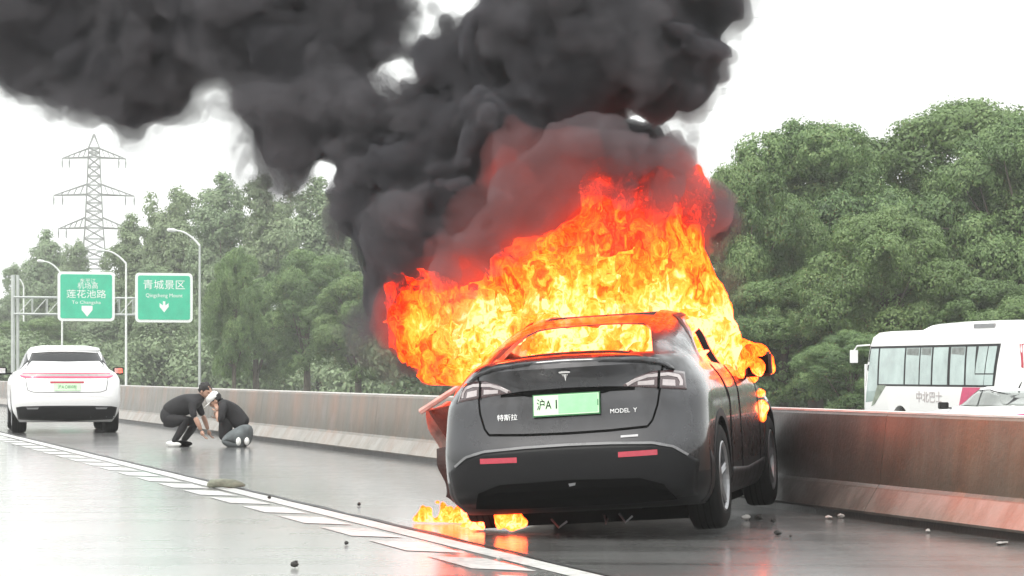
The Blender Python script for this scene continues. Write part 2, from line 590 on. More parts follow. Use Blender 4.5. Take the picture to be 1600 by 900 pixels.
def shell_mesh(T, inset=0.0, zmin=None, zmax=None, nz_=46, bend=0.0):
    """T rows: z, y rear, y front, half width, rear corner, front corner, squareness"""
    T = np.array(T, float); zs = T[:, 0]
    z0 = zs[0] if zmin is None else zmin; z1 = zs[-1] if zmax is None else zmax
    Zs = np.linspace(z0, z1, nz_)
    V = []
    qn = 14; sn = 16
    for z in Zs:
        yr, yf, w, cr, cf, ex = [float(pchip(z, zs, T[:, k])) for k in range(1, 7)]
        yr += inset; yf -= inset; w -= inset
        fit = (yf - yr - 0.06) / (cr + cf)
        if fit < 1: cr *= fit; cf *= fit
        half = []
        for i in range(qn + 1):
            t = math.pi / 2 * i / qn
            half.append((w * math.sin(t) ** (2 / ex), yr + cr * (1 - math.cos(t) ** (2 / ex) if i < qn else 1)))
        ya, yb = yr + cr, yf - cf
        for i in range(1, sn):
            q = i / sn
            half.append((w * (1 - 0.0 * q), ya + (yb - ya) * q))
        for i in range(qn + 1):
            t = math.pi / 2 * (1 - i / qn)
            half.append((w * math.sin(t) ** (2 / ex) if i < qn else 0.0, yf - cf * (1 - math.cos(t) ** (2 / ex) if i > 0 else 1)))
        ring = half + [(-x, y) for x, y in half[-2:0:-1]]
        for x, y in ring: V.append((x, y, z))
    n = len(ring); Fc = []
    for i in range(len(Zs) - 1):
        for j in range(n):
            a = i * n + j; b = i * n + (j + 1) % n
            Fc.append((a, b, b + n, a + n))
    m_ = len(half)
    # caps as strips across so that they stay planar quads
    for base_, top in ((0, False), ((len(Zs) - 1) * n, True)):
        for i in range(m_ - 1):
            a = base_ + i; b = base_ + i + 1
            c = base_ + (n - i - 1) % n if i + 1 < m_ - 1 else None
            ra = base_ + ((n - i) % n); rb = base_ + (n - i - 1) % n
            if i == 0: f = (a, b, rb)
            elif i == m_ - 2: f = (a, b, ra)
            else: f = (a, b, rb, ra)
            Fc.append(f if top else f[::-1])
    return V, Fc

def bool_cut(o, cutters):
    bpy.context.view_layer.update()
    for c in cutters:
        c.parent = o.parent
    bpy.context.view_layer.update()
    for c in cutters:
        md = o.modifiers.new('cut', 'BOOLEAN'); md.operation = 'DIFFERENCE'; md.solver = 'EXACT'; md.object = c
    dg = bpy.context.evaluated_depsgraph_get()
    me = bpy.data.meshes.new_from_object(o.evaluated_get(dg))
    o.modifiers.clear()
    me.name = o.name
    o.data = me
    for c in cutters: bpy.data.objects.remove(c, do_unlink=True)
    sharp(o, 30)

def cyl_cut(x, y, z, r, w):
    mb = MB().lathe([(0.001, -w / 2), (r, -w / 2), (r, w / 2), (0.001, w / 2)], (x, y, z), 'x', 40)
    o = mb.build('cutter', None)
    bm = bmesh.new(); bm.from_mesh(o.data); bmesh.ops.remove_doubles(bm, verts=bm.verts, dist=0.003); bmesh.ops.recalc_face_normals(bm, faces=bm.faces); bm.to_mesh(o.data); bm.free()
    return o

class Car:
    def __init__(s, shell):
        s.V, s.F = shell
        s.bvh = BVHTree.FromPolygons([Vector(v) for v in s.V], s.F)
    def hit(s, face, a, b):
        """a, b are (x,z) on the rear/front, (y,z) on the sides, (x,y) on the top"""
        if face == 'rear': o, d = Vector((a, -4, b)), Vector((0, 1, 0))
        elif face == 'front': o, d = Vector((a, 8, b)), Vector((0, -1, 0))
        elif face == 'right': o, d = Vector((4, a, b)), Vector((-1, 0, 0))
        elif face == 'left': o, d = Vector((-4, a, b)), Vector((1, 0, 0))
        else: o, d = Vector((a, b, 4)), Vector((0, 0, -1))
        p, nrm, _, _ = s.bvh.ray_cast(o, d)
        if p is None:
            p, nrm, _, _ = s.bvh.find_nearest(o + d * 3.6)
        if nrm.dot(d) > 0: nrm = -nrm
        return p, nrm
    @staticmethod
    def resample(pl, n):
        pl = [Vector(p) for p in pl]
        L = [0]
        for a, b in zip(pl[:-1], pl[1:]): L.append(L[-1] + (b - a).length)
        out = []
        for i in range(n):
            t = L[-1] * i / (n - 1); k = 0
            while k < len(L) - 2 and L[k + 1] < t: k += 1
            q = (t - L[k]) / max(1e-9, L[k + 1] - L[k])
            out.append(pl[k].lerp(pl[k + 1], min(1, q)))
        return out
    def patch(s, face, top, bot, off=0.003, thick=0.012, n=16, m=5, mb=None):
        mb = mb or MB()
        A = s.resample(top, n); B = s.resample(bot, n)
        P = []; Q = []
        for i in range(n):
            for j in range(m):
                c = A[i].lerp(B[i], j / (m - 1))
                p, nr = s.hit(face, c.x, c.y)
                P.append(p + nr * off); Q.append(p + nr * (off - thick))
        k = n * m; F_ = []
        for i in range(n - 1):
            for j in range(m - 1):
                a = i * m + j
                F_.append((a, a + 1, a + m + 1, a + m)); F_.append((k + a, k + a + m, k + a + m + 1, k + a + 1))
        for i in range(n - 1):
            for j in (0, m - 1):
                a = i * m + j; f = (a, a + m, k + a + m, k + a); F_.append(f if j == 0 else f[::-1])
        for j in range(m - 1):
            for i in (0, n - 1):
                a = i * m + j; f = (a, k + a, k + a + 1, a + 1); F_.append(f if i == 0 else f[::-1])
        return mb.add(P + Q, F_)
    def seam(s, face, line, w=0.008, off=0.0015, n=24, mb=None):
        L = s.resample(line, n); top = []; bot = []
        for i, p in enumerate(L):
            t = (L[min(n - 1, i + 1)] - L[max(0, i - 1)]).normalized()
            nn = Vector((-t.y, t.x)); top.append(p + nn * w / 2); bot.append(p - nn * w / 2)
        mb = mb or MB(); P = []; F_ = []
        for i in range(n):
            for q in (top[i], bot[i]):
                h, nr = s.hit(face, q.x, q.y); P.append(h + nr * off)
        for i in range(n - 1): F_.append((2 * i, 2 * i + 1, 2 * i + 3, 2 * i + 2))
        return mb.add(P, F_)

def v2(pts): return [Vector(p) for p in pts]
def mir(pts): return [(-a, b) for a, b in pts]

def paint(name, colr, rough=0.3, metal=0.0, coat=1.0, dirt=(0.12, 0.11, 0.10), damt=0.25, black_below=None):
    m = N(name)
    p = m.coord()
    n_ = m.noise(p, 2.5, 6, 0.6)
    z = m.n('ShaderNodeSeparateXYZ', Vector=p).outputs['Z']
    low = m.mr(z, 0.15, 0.75, 1.0, 0.0)
    f = m.math('MULTIPLY', m.math('MULTIPLY', low, m.mr(n_, 0.35, 0.7)), damt, True)
    c = m.mix(f, colr, dirt)
    b = m.n('ShaderNodeBsdfPrincipled', Base_Color=c, Roughness=m.mr(n_, 0.3, 0.7, rough, rough + 0.15), Metallic=metal)
    b.inputs['Coat Weight'].default_value = coat
    b.inputs['Coat Roughness'].default_value = 0.05
    if black_below:
        sn = m.noise(m.coord('Object', (1.0, 1.0, 0.5)), 5.0, 7, 0.7)
        hot = m.math('MULTIPLY', m.mr(z, 0.75, 1.25, 0.15, 1.0), m.mr(sn, 0.46, 0.62))   # soot and scorched lacquer near the fire
        m.set(b, 'Base_Color', m.mix(m.math('MULTIPLY', hot, 0.8), c, (0.012, 0.010, 0.009)))
        m.set(b, 'Coat_Weight', m.math('SUBTRACT', 1.0, m.math('MULTIPLY', hot, 0.8)))
        m.set(b, 'Normal', m.bump(m.noise(p, 40, 4), 0.06, 0.004))
    if black_below:      # unpainted plastic skirt moulded into the lower body
        k = m.math('LESS_THAN', z, black_below)
        pb = m.n('ShaderNodeBsdfPrincipled', Base_Color=(0.008, 0.008, 0.009, 1), Roughness=0.5)
        pb.inputs['Specular IOR Level'].default_value = 0.2
        return m.surf(m.n('ShaderNodeMixShader', i0=k, i1=b, i2=pb))
    return m.surf(b)

M['grey_paint'] = paint('dark_grey_car_paint', (0.024, 0.024, 0.028), 0.22, 0.45, 1.0, dirt=(0.03, 0.028, 0.026), damt=0.5, black_below=0.43)
M['white_paint'] = paint('white_car_paint', (0.80, 0.80, 0.80), 0.3, 0.0, 0.6, damt=0.2)
M['bus_paint'] = paint('white_bus_paint', (0.82, 0.82, 0.81), 0.35, 0.0, 0.4, damt=0.05)
M['black_plastic'] = simple('black_plastic', (0.008, 0.008, 0.009), 0.45, bump=0.1, spec=0.2)
M['gap'] = simple('black_gap', (0.003, 0.003, 0.003), 0.9, spec=0.05)
M['rubber'] = simple('tyre_rubber', (0.012, 0.012, 0.012), 0.8, bump=0.3, spec=0.15)
M['rim'] = simple('grey_alloy', (0.30, 0.30, 0.31), 0.35, metal=0.8)
M['charred'] = simple('charred_metal', (0.03, 0.026, 0.024), 0.75, bump=0.8, var=0.6)
M['ash'] = simple('heat_bleached_panel', (0.50, 0.36, 0.32), 0.6, bump=0.6, var=0.4)
M['chrome'] = simple('bright_chrome', (0.8, 0.8, 0.8), 0.18, metal=1.0)
M['letter'] = simple('pale_badge', (0.8, 0.8, 0.8), 0.3)
M['dark_glass'] = simple('dark_tinted_glass', (0.008, 0.009, 0.010), 0.12, var=0.0, spec=0.25)
def m_red(name, c, e=0.0):
    m = N(name)
    n_ = m.noise(m.coord(), 30, 2)
    b = m.n('ShaderNodeBsdfPrincipled', Base_Color=m.ramp(n_, [(0.3, [q * 0.8 for q in c]), (0.7, c)]), Roughness=0.15)
    b.inputs['Coat Weight'].default_value = 1.0
    if e:
        b.inputs['Emission Color'].default_value = (*c, 1); b.inputs['Emission Strength'].default_value = e
    return m.surf(b)
M['red_lens'] = m_red('red_reflector_lens', (0.45, 0.012, 0.04))
M['red_lit'] = m_red('lit_red_light_bar', (0.9, 0.02, 0.10), 0.75)
M['smoke_lens'] = m_red('smoked_lens', (0.05, 0.022, 0.024))
M['pale_lens'] = m_red('clear_lamp_lens', (0.42, 0.37, 0.37))
def m_plate():
    m = N('green_plate')
    x = m.n('ShaderNodeSeparateXYZ', Vector=m.coord('Generated')).outputs['Z']
    c = m.ramp(x, [(0.0, (0.10, 0.52, 0.20)), (0.9, (0.55, 0.85, 0.60))])
    return m.surf(m.n('ShaderNodeBsdfPrincipled', Base_Color=c, Roughness=0.4))
M['plate'] = m_plate()
M['plate_edge'] = simple('plate_border', (0.03, 0.16, 0.05), 0.5)
M['blurgreen'] = simple('faded_green_field', (0.30, 0.60, 0.34), 0.5, var=0.1, scale=14)
M['plate_pale'] = simple('pale_green_field', (0.62, 0.86, 0.58), 0.5, var=0.08)

def text_obj(name, body, size, mat, parent, mw, extrude=0.002, sx=1.0):
    cu = bpy.data.curves.new(name, 'FONT')
    cu.body = body; cu.size = size; cu.extrude = extrude
    cu.align_x = 'CENTER'; cu.align_y = 'CENTER'; cu.resolution_u = 2
    t = bpy.data.objects.new(name + '_tmp', cu); col.objects.link(t)
    dg = bpy.context.evaluated_depsgraph_get()
    me = bpy.data.meshes.new_from_object(t.evaluated_get(dg))
    bpy.data.objects.remove(t, do_unlink=True)
    me.transform(mw @ Matrix.Diagonal((sx, 1, 1, 1)))
    me.materials.clear(); me.materials.append(mat)
    o = bpy.data.objects.new(name, me); col.objects.link(o)
    if parent is not None: o.parent = parent
    return o

def rear_mw(car, x, z, off=0.006):
    """matrix laying text flat on the rear of a car, read from behind"""
    p, nr = car.hit('rear', x, z)
    zax = nr; xax = Vector((0, 0, 1)).cross(zax).normalized(); yax = zax.cross(xax)
    mw = Matrix((xax, yax, zax)).transposed().to_4x4()
    mw.translation = p + nr * off
    return mw

def make_wheel(parent, side, y, r=0.36, w=0.25, x=0.95, z=None, rimmat=None, flat=0.0, spokes=5):
    z = r if z is None else z
    xo = side * x; s_ = side
    t = MB().lathe([(r * 0.64, -s_ * w), (r * 0.86, -s_ * w), (r * 0.97, -s_ * (w - 0.02)), (r, -s_ * (w - 0.05)), (r, -s_ * 0.05), (r * 0.97, -s_ * 0.02), (r * 0.88, 0), (r * 0.70, -s_ * 0.004), (r * 0.66, -s_ * 0.02), (r * 0.64, -s_ * 0.05)], (xo, y, z), 'x', 40)
    if flat:
        for v in t.v:
            if v.z < flat: v.z = flat + (v.z - flat) * 0.1; v.x += s_ * 0.02
    wh = t.build('wheel', M['rubber'], parent, smooth=False); sharp(wh, 40)
    # tread grooves
    g_ = MB()
    for q in (0.08, 0.125, 0.17):
        g_.lathe([(r + 0.0015, -s_ * (q - 0.005)), (r + 0.0015, -s_ * (q + 0.005))], (xo, y, z), 'x', 40)
    if flat:
        for v in g_.v:
            if v.z < flat: v.z = flat + (v.z - flat) * 0.1 - 0.001
    g_.build('tread_groove', M['gap'], wh, fix=False)
    rm = MB().lathe([(r * 0.67, -s_ * 0.008), (r * 0.64, -s_ * 0.002), (r * 0.60, -s_ * 0.02), (r * 0.58, -s_ * 0.12)], (xo, y, z), 'x', 40)
    rm.lathe([(0.001, -s_ * 0.035), (r * 0.17, -s_ * 0.03), (r * 0.2, -s_ * 0.06)], (xo, y, z), 'x', 20)
    for k in range(spokes):
        a = 2 * math.pi * k / spokes + 0.3
        for da in (-0.13, 0.13):
            d = Vector((0, math.cos(a + da), math.sin(a + da))); e = Vector((0, math.cos(a + da * 0.5), math.sin(a + da * 0.5)))
            rm.tube([Vector((xo - s_ * 0.05, y, z)) + d * r * 0.15, Vector((xo - s_ * 0.03, y, z)) + e * r * 0.62], [0.022, 0.016], 6)
    rm.build('rim', rimmat or M['rim'], wh)
    MB().lathe([(0.001, -s_ * 0.13), (r * 0.62, -s_ * 0.13)], (xo, y, z), 'x', 24).build('brake_disc', M['gap'], wh, fix=False)
    return wh

def arch_cuts(wb, r, x=0.96):
    return [cyl_cut(sx_ * x, y, r - 0.01, r + 0.065, 0.62) for sx_ in (-1, 1) for y in (0, wb)]

def arch_ring(parent, car, wb, r, mat, name='arch_trim'):
    for face, s_ in (('right', 1), ('left', -1)):
        for y in (0, wb):
            top = []; bot = []
            for i in range(25):
                a = math.pi * (1.04 - 1.08 * i / 24)
                top.append((y + math.cos(a) * (r + 0.115), r - 0.01 + math.sin(a) * (r + 0.115)))
                bot.append((y + math.cos(a) * (r + 0.062), r - 0.01 + math.sin(a) * (r + 0.062)))
            car.patch(face, top, bot, 0.004, 0.03, 25, 3).build(name, mat, parent)
# ---- the burning car
YAW = -12.3
rc = Vector((0.605, 17.72, -0.018))
crossover = empty('burning_car', rc, 0, 'dark grey electric hatchback on fire against the barrier, seen from behind', 'car',
                  rot=Euler((math.radians(0.3), math.radians(-3.4), math.radians(YAW)), 'XYZ'))
crossover.scale = (0.94, 1, 1)
#        z     yr     yf    w     cr    cf   ex
T_BC = [(0.20, -0.72, 3.55, 0.86, 0.34, 0.6, 3.0),
        (0.28, -0.89, 3.68, 0.915, 0.38, 0.7, 3.2),
        (0.36, -0.975, 3.76, 0.94, 0.42, 0.8, 3.3),
        (0.50, -0.990, 3.78, 0.947, 0.42, 0.8, 3.4),
        (0.60, -0.985, 3.76, 0.950, 0.42, 0.8, 3.4),
        (0.655, -0.968, 3.74, 0.950, 0.41, 0.8, 3.4),
        (0.70, -0.950, 3.72, 0.950, 0.41, 0.8, 3.4),
        (0.80, -0.918, 3.56, 0.948, 0.42, 0.8, 3.3),
        (0.92, -0.890, 3.20, 0.942, 0.44, 0.9, 3.1),
        (1.02, -0.870, 2.70, 0.915, 0.52, 0.9, 2.8),
        (1.10, -0.885, 2.40, 0.865, 0.62, 0.8, 2.6),
        (1.155, -0.915, 2.22, 0.820, 0.70, 0.7, 2.5),
        (1.185, -0.905, 2.14, 0.800, 0.76, 0.7, 2.5),
        (1.21, -0.80, 2.08, 0.785, 0.78, 0.7, 2.5),
        (1.27, -0.60, 1.95, 0.755, 0.80, 0.6, 2.6),
        (1.36, -0.30, 1.76, 0.715, 0.80, 0.6, 2.6),
        (1.43, 0.04, 1.58, 0.665, 0.70, 0.5, 2.7),
        (1.49, 0.36, 1.44, 0.610, 0.52, 0.45, 2.8),
        (1.53, 0.58, 1.34, 0.540, 0.36, 0.35, 2.8),
        (1.545, 0.70, 1.26, 0.460, 0.27, 0.27, 2.6)]
shell = shell_mesh(T_BC)
BC = Car(shell)
body = link_mesh('body', shell[0], shell[1], M['grey_paint'], crossover)
cut = arch_cuts(2.89, 0.36)
# hollow cabin and the burnt-out openings
iv, ifc = shell_mesh(T_BC, inset=0.055, zmin=0.72, zmax=1.505, nz_=24)
cab = link_mesh('cutter', iv, ifc)
bm = bmesh.new(); bm.from_mesh(cab.data)
bmesh.ops.scale(bm, verts=bm.verts, vec=(1, 0.90, 1)); bm.to_mesh(cab.data); bm.free()
def prism_cut(poly, d0, d1, fn):
    return MB().prism(poly, d0, d1, fn).build('cutter', None)
side = lambda a, b, d: Vector((d, a, b))
topf = lambda a, b, d: Vector((a, b, d))
WIN = [[(0.30, 1.16), (0.20, 1.20), (0.33, 1.33), (0.62, 1.455), (0.92, 1.475), (0.92, 1.13)],
       [(1.00, 1.13), (1.00, 1.475), (1.22, 1.465), (1.52, 1.37), (1.86, 1.17), (1.90, 1.12)]]
cut2 = [cab]
for w_ in WIN:
    cut2.append(prism_cut(w_, 0.4, 1.5, side))
    if w_ is WIN[1]: cut2.append(prism_cut(w_, -1.5, -0.4, side))
cut2.append(prism_cut([(-0.54, -0.62), (-0.57, -0.55), (-0.47, 0.02), (-0.40, 0.16), (0.40, 0.16), (0.47, 0.02), (0.57, -0.55), (0.54, -0.62)], 1.235, 2.2, topf))
cut2.append(prism_cut([(-0.42, 0.50), (-0.42, 1.16), (0.42, 1.16), (0.42, 0.50)], 1.45, 2.2, topf))
bool_cut(body, cut + cut2)
body.data.materials.clear(); body.data.materials.append(M['grey_paint'])

# side glass surround and C-pillar line
for face in ('right', 'left'):
    mb = MB()
    BC.seam(face, [(0.12, 1.15), (0.10, 1.21), (0.26, 1.36), (0.60, 1.49), (1.0, 1.515), (1.3, 1.49)], 0.022, 0.004, 30, mb)
    mb.build('window_trim', M['black_plastic'], crossover)
    mb = MB()
    BC.seam(face, [(0.36, 1.13), (0.42, 1.0), (0.55, 0.86), (0.50, 0.62), (0.52, 0.30)], 0.055, 0.003, 30, mb)
    mb.build('rear_door_gap', M['gap'], crossover)
    mb = MB()
    BC.seam(face, [(1.02, 1.12), (1.06, 0.9), (1.06, 0.6), (1.08, 0.28)], 0.05, 0.003, 24, mb)
    mb.build('front_door_gap', M['gap'], crossover)
    mb = MB()
    BC.seam(face, [(2.10, 1.10), (2.16, 0.9), (2.20, 0.6), (2.12, 0.3)], 0.03, 0.003, 24, mb)
    mb.build('wing_gap', M['gap'], crossover)
arch_ring(crossover, BC, 2.89, 0.36, M['black_plastic'])

# rear: tailgate outline, lamps, bumper, plate
TGL = [(-0.665, 1.13), (-0.655, 1.05), (-0.650, 0.98), (-0.635, 0.88), (-0.60, 0.78), (-0.565, 0.740)]
mb = MB()
BC.seam('rear', TGL, 0.014, 0.002, 30, mb); BC.seam('rear', mir(TGL), 0.014, 0.002, 30, mb)
BC.seam('rear', [(-0.565, 0.740), (-0.3, 0.728), (0, 0.724), (0.3, 0.728), (0.565, 0.740)], 0.016, 0.002, 40, mb)
mb.build('tailgate_gap', M['gap'], crossover)
mb = MB()
BC.patch('rear', [(-0.48, 1.005), (-0.3, 1.018), (0, 1.024), (0.3, 1.018), (0.48, 1.005)], [(-0.48, 0.985), (-0.3, 0.985), (-0.27, 0.975), (0.27, 0.975), (0.3, 0.985), (0.48, 0.985)], 0.004, 0.02, 40, 3, mb)
mb.build('tailgate_recess', M['gap'], crossover)
mb = MB()
BC.patch('rear', [(-0.72, 1.118), (-0.64, 1.168), (-0.5, 1.200), (-0.3, 1.220), (0, 1.228), (0.3, 1.220), (0.5, 1.200), (0.64, 1.168), (0.72, 1.118)], [(-0.735, 1.095), (-0.65, 1.140), (-0.5, 1.168), (-0.3, 1.185), (0, 1.192), (0.3, 1.185), (0.5, 1.168), (0.65, 1.140), (0.735, 1.095)], 0.018, 0.05, 44, 5, mb)
mb.build('lip_spoiler', M['grey_paint'], crossover, smooth=True)
for s_ in (-1, 1):
    q = (lambda l: l) if s_ > 0 else mir
    lamp = BC.patch('rear', q([(0.40, 1.020), (0.50, 1.070), (0.60, 1.098), (0.72, 1.098), (0.80, 1.082)]), q([(0.40, 1.010), (0.50, 1.000), (0.60, 0.990), (0.74, 0.975), (0.825, 0.965)]), 0.005, 0.03, 34, 7).build('tail_lamp', M['smoke_lens'], crossover, smooth=True)
    mb = MB()
    BC.seam('rear', q([(0.425, 1.018), (0.48, 1.045), (0.56, 1.068), (0.70, 1.072), (0.765, 1.055), (0.785, 1.02), (0.785, 0.99)]), 0.020, 0.008, 40, mb)
    mb.build('lamp_tube', M['pale_lens'], lamp)
    BC.patch('rear', q([(0.50, 1.035), (0.61, 1.040)]), q([(0.50, 1.012), (0.61, 1.008)]), 0.008, 0.01, 6, 3).build('lamp_element', M['pale_lens'], lamp)
    BC.patch('rear', q([(0.665, 1.040), (0.745, 1.030)]), q([(0.665, 1.000), (0.75, 0.990)]), 0.008, 0.01, 6, 3).build('lamp_element', M['pale_lens'], lamp)
    BC.seam('rear', q([(0.640, 1.10), (0.640, 0.98)]), 0.016, 0.010, 8).build('lamp_split', M['gap'], lamp)
    # dark corner panel below each lamp
    BC.patch('rear', q([(0.36, 0.585), (0.63, 0.588)]), q([(0.36, 0.550), (0.63, 0.553)]), 0.007, 0.015, 10, 3).build('rear_reflector', M['red_lens'], crossover)
# black cladding below, painted-in shade and crease highlight above it, and diffuser
CL_T = [(-0.90, 0.50), (-0.83, 0.545), (-0.74, 0.605), (-0.60, 0.635), (-0.3, 0.648), (0, 0.652), (0.3, 0.648), (0.60, 0.635), (0.74, 0.605), (0.83, 0.545), (0.90, 0.50)]
CL_B = [(-0.86, 0.27), (-0.5, 0.25), (0, 0.245), (0.5, 0.25), (0.86, 0.27)]
BC.patch('rear', CL_T, CL_B, 0.003, 0.02, 60, 12).build('cladding_and_shade', M['black_plastic'], crossover, smooth=True)
mb = MB(); BC.seam('rear', [(a, b - 0.004) for a, b in CL_T[1:-1]], 0.016, 0.010, 60, mb)
M['lip'] = simple('crease_highlight_grey', (0.16, 0.16, 0.165), 0.3, coat=0.5)  # grey strip paints the highlight along the bumper crease
mb.build('crease_highlight', M['lip'], crossover, smooth=True)
mb = MB()
BC.patch('rear', [(-0.66, 0.36), (-0.5, 0.41), (0, 0.42), (0.5, 0.41), (0.66, 0.36)], [(-0.72, 0.26), (-0.4, 0.25), (0, 0.25), (0.4, 0.25), (0.72, 0.26)], 0.012, 0.03, 40, 4, mb)
mb.build('diffuser', M['gap'], crossover)
mb = MB(); BC.patch('rear', [(0.0, 0.398), (0.05, 0.402)], [(0.005, 0.380), (0.045, 0.386)], 0.016, 0.01, 4, 3, mb)
mb.build('torn_bumper_edge', M['rim'], crossover)
MB().box((0, 1.65, 0.15), (1.34, 3.3, 0.14)).build('underbody', M['gap'], crossover)
for x, z, w_ in ((-0.35, 0.10, 0.12), (0.05, 0.11, 0.03), (0.16, 0.115, 0.1), (0.62, 0.24, 0.08)):
    MB().tube([(x, -0.02, z + 0.02), (x + w_ / 2, -0.05, z - 0.04), (x + w_, -0.03, z + 0.0)], 0.008, 6).build('hanging_underbody_part', M['rim'], crossover)
mb = MB(); mb.tube([(-0.75, 0.0, 0.36), (0.75, 0, 0.36)], 0.06, 10); mb.box((0, 0.05, 0.27), (0.7, 0.5, 0.2))
mb.build('rear_axle', M['black_plastic'], crossover)

# number plate
pl = MB()
pm = rear_mw(BC, 0.0, 0.910, 0.016)
def plate_box(mb, w, h, cx=0, cz=0, d=0.008, off=0.0):
    vs = []
    for dz in (0, d):
        for a, b in ((-w / 2, -h / 2), (w / 2, -h / 2), (w / 2, h / 2), (-w / 2, h / 2)):
            vs.append(pm @ Vector((cx + a, cz + b, off + dz)))
    mb.add(vs, [(0, 3, 2, 1), (4, 5, 6, 7), (0, 1, 5, 4), (1, 2, 6, 5), (2, 3, 7, 6), (3, 0, 4, 7)])
    return mb
plate = plate_box(pl, 0.48, 0.15).build('number_plate', M['plate_edge'], crossover)
plate_box(MB(), 0.464, 0.134, 0, 0, 0.004, 0.007).build('plate_face', M['plate_pale'], plate)
plate_box(MB(), 0.280, 0.124, 0.085, 0.002, 0.003, 0.0095).build('blanked_patch', M['blurgreen'], plate)
text_obj('plate_letters', '沪A', 0.082, M['gap'], plate, pm @ Matrix.Translation((-0.158, 0.0, 0.0125)), 0.001, 0.78)
text_obj('plate_letters', 'I', 0.085, M['gap'], plate, pm @ Matrix.Translation((-0.070, 0.0, 0.0125)), 0.001, 1.0)
text_obj('plate_letters', 'I', 0.06, M['plate_edge'], plate, pm @ Matrix.Translation((0.2255, 0.0, 0.0125)), 0.001, 1.0)
# badges
mb = MB()
bmw = rear_mw(BC, 0.0, 1.105, 0.008)
def on(mw, poly, d, mb):
    n = len(poly)
    return mb.add([mw @ Vector((a, b, 0)) for a, b in poly] + [mw @ Vector((a, b, d)) for a, b in poly],
                  [tuple(range(n))[::-1], tuple(range(n, 2 * n))] + [(i, (i + 1) % n, n + (i + 1) % n, n + i) for i in range(n)])
on(bmw, [(-0.042, 0.034), (-0.036, 0.024), (0.036, 0.024), (0.042, 0.034), (0.02, 0.040), (-0.02, 0.040)], 0.004, mb)
on(bmw, [(-0.022, 0.018), (-0.016, -0.002), (-0.014, 0.016)], 0.004, mb)
on(bmw, [(-0.012, 0.016), (0.0, -0.04), (0.012, 0.016)], 0.004, mb)
on(bmw, [(0.022, 0.018), (0.014, 0.016), (0.016, -0.002)], 0.004, mb)
mb.build('emblem', M['chrome'], crossover)
text_obj('badge_lettering', 'MODEL  Y', 0.042, M['letter'], crossover, rear_mw(BC, 0.40, 0.850), 0.002, 1.0)
text_obj('badge_lettering', '特斯拉', 0.046, M['letter'], crossover, rear_mw(BC, -0.43, 0.845), 0.002, 1.1)
BC.patch('rear', [(0.38, 0.690), (0.50, 0.692)], [(0.38, 0.676), (0.50, 0.678)], 0.006, 0.01, 6, 3).build('pale_scrape', M['rim'], crossover)
# black sills, dark and sooty
for face in ('right', 'left'):
    BC.patch(face, [(0.50, 0.40), (1.4, 0.37), (2.42, 0.40)], [(0.50, 0.22), (1.4, 0.22), (2.42, 0.22)], 0.006, 0.02, 24, 5).build('sill', M['black_plastic'], crossover, smooth=True)
    BC.patch(face, [(-0.62, 0.56), (-0.46, 0.50)], [(-0.56, 0.17), (-0.40, 0.17)], 0.006, 0.02, 6, 8).build('bumper_corner', M['black_plastic'], crossover, smooth=True)
# wheels
make_wheel(crossover, 1, 0.0, 0.36, 0.255, 0.955)
make_wheel(crossover, 1, 2.89, 0.36, 0.245, 0.955)
make_wheel(crossover, -1, 0.0, 0.355, 0.255, 0.93, z=0.40, flat=0.085)
make_wheel(crossover, -1, 2.89, 0.355, 0.245, 0.93, z=0.40, flat=0.085)
# burning door mirror
mb = MB(); mb.box((1.01, 1.86, 1.115), (0.215, 0.10, 0.185)); mb.box((0.90, 1.84, 1.04), (0.16, 0.06, 0.03))
mir_o = mb.build('door_mirror', M['charred'], crossover, bevel=0.02)
MB().box((1.012, 1.807, 1.115), (0.17, 0.006, 0.14)).build('mirror_glass', M['gap'], mir_o)
# opened, heat-bleached left door and the torn panel hanging under it
def crumple(mb, amp, seed, f=6):
    r_ = VNoise(seed)
    for v in mb.v:
        a = [float(r_(np.array([v.x + k * 3.1 + 9]), np.array([v.y + 7]), np.array([v.z + 5]), f)[0]) for k in range(3)]
        v += Vector(a) * amp
    return mb
def panel(pts_fn, n, m_, th, seed, amp, name, mat, parent):
    mb = MB(); P = []; Q = []
    for i in range(n):
        for j in range(m_):
            p = pts_fn(i / (n - 1), j / (m_ - 1)); P.append(p); Q.append(p + Vector((0, th, 0)))
    k = n * m_; F_ = []
    for i in range(n - 1):
        for j in range(m_ - 1):
            a = i * m_ + j; F_ += [(a, a + 1, a + m_ + 1, a + m_), (k + a, k + a + m_, k + a + m_ + 1, k + a + 1)]
    for i in range(n - 1):
        for j in (0, m_ - 1):
            a = i * m_ + j; F_.append((a, a + m_, k + a + m_, k + a))
    for j in range(m_ - 1):
        for i in (0, n - 1):
            a = i * m_ + j; F_.append((a, k + a, k + a + 1, a + 1))
    mb.add(P + Q, F_); crumple(mb, amp, seed)
    o = mb.build(name, mat, parent); sharp(o, 40); return o
def lerp4(a, b, c, d):
    a, b, c, d = map(Vector, (a, b, c, d))
    return lambda s_, t: a.lerp(b, s_).lerp(d.lerp(c, s_), t)
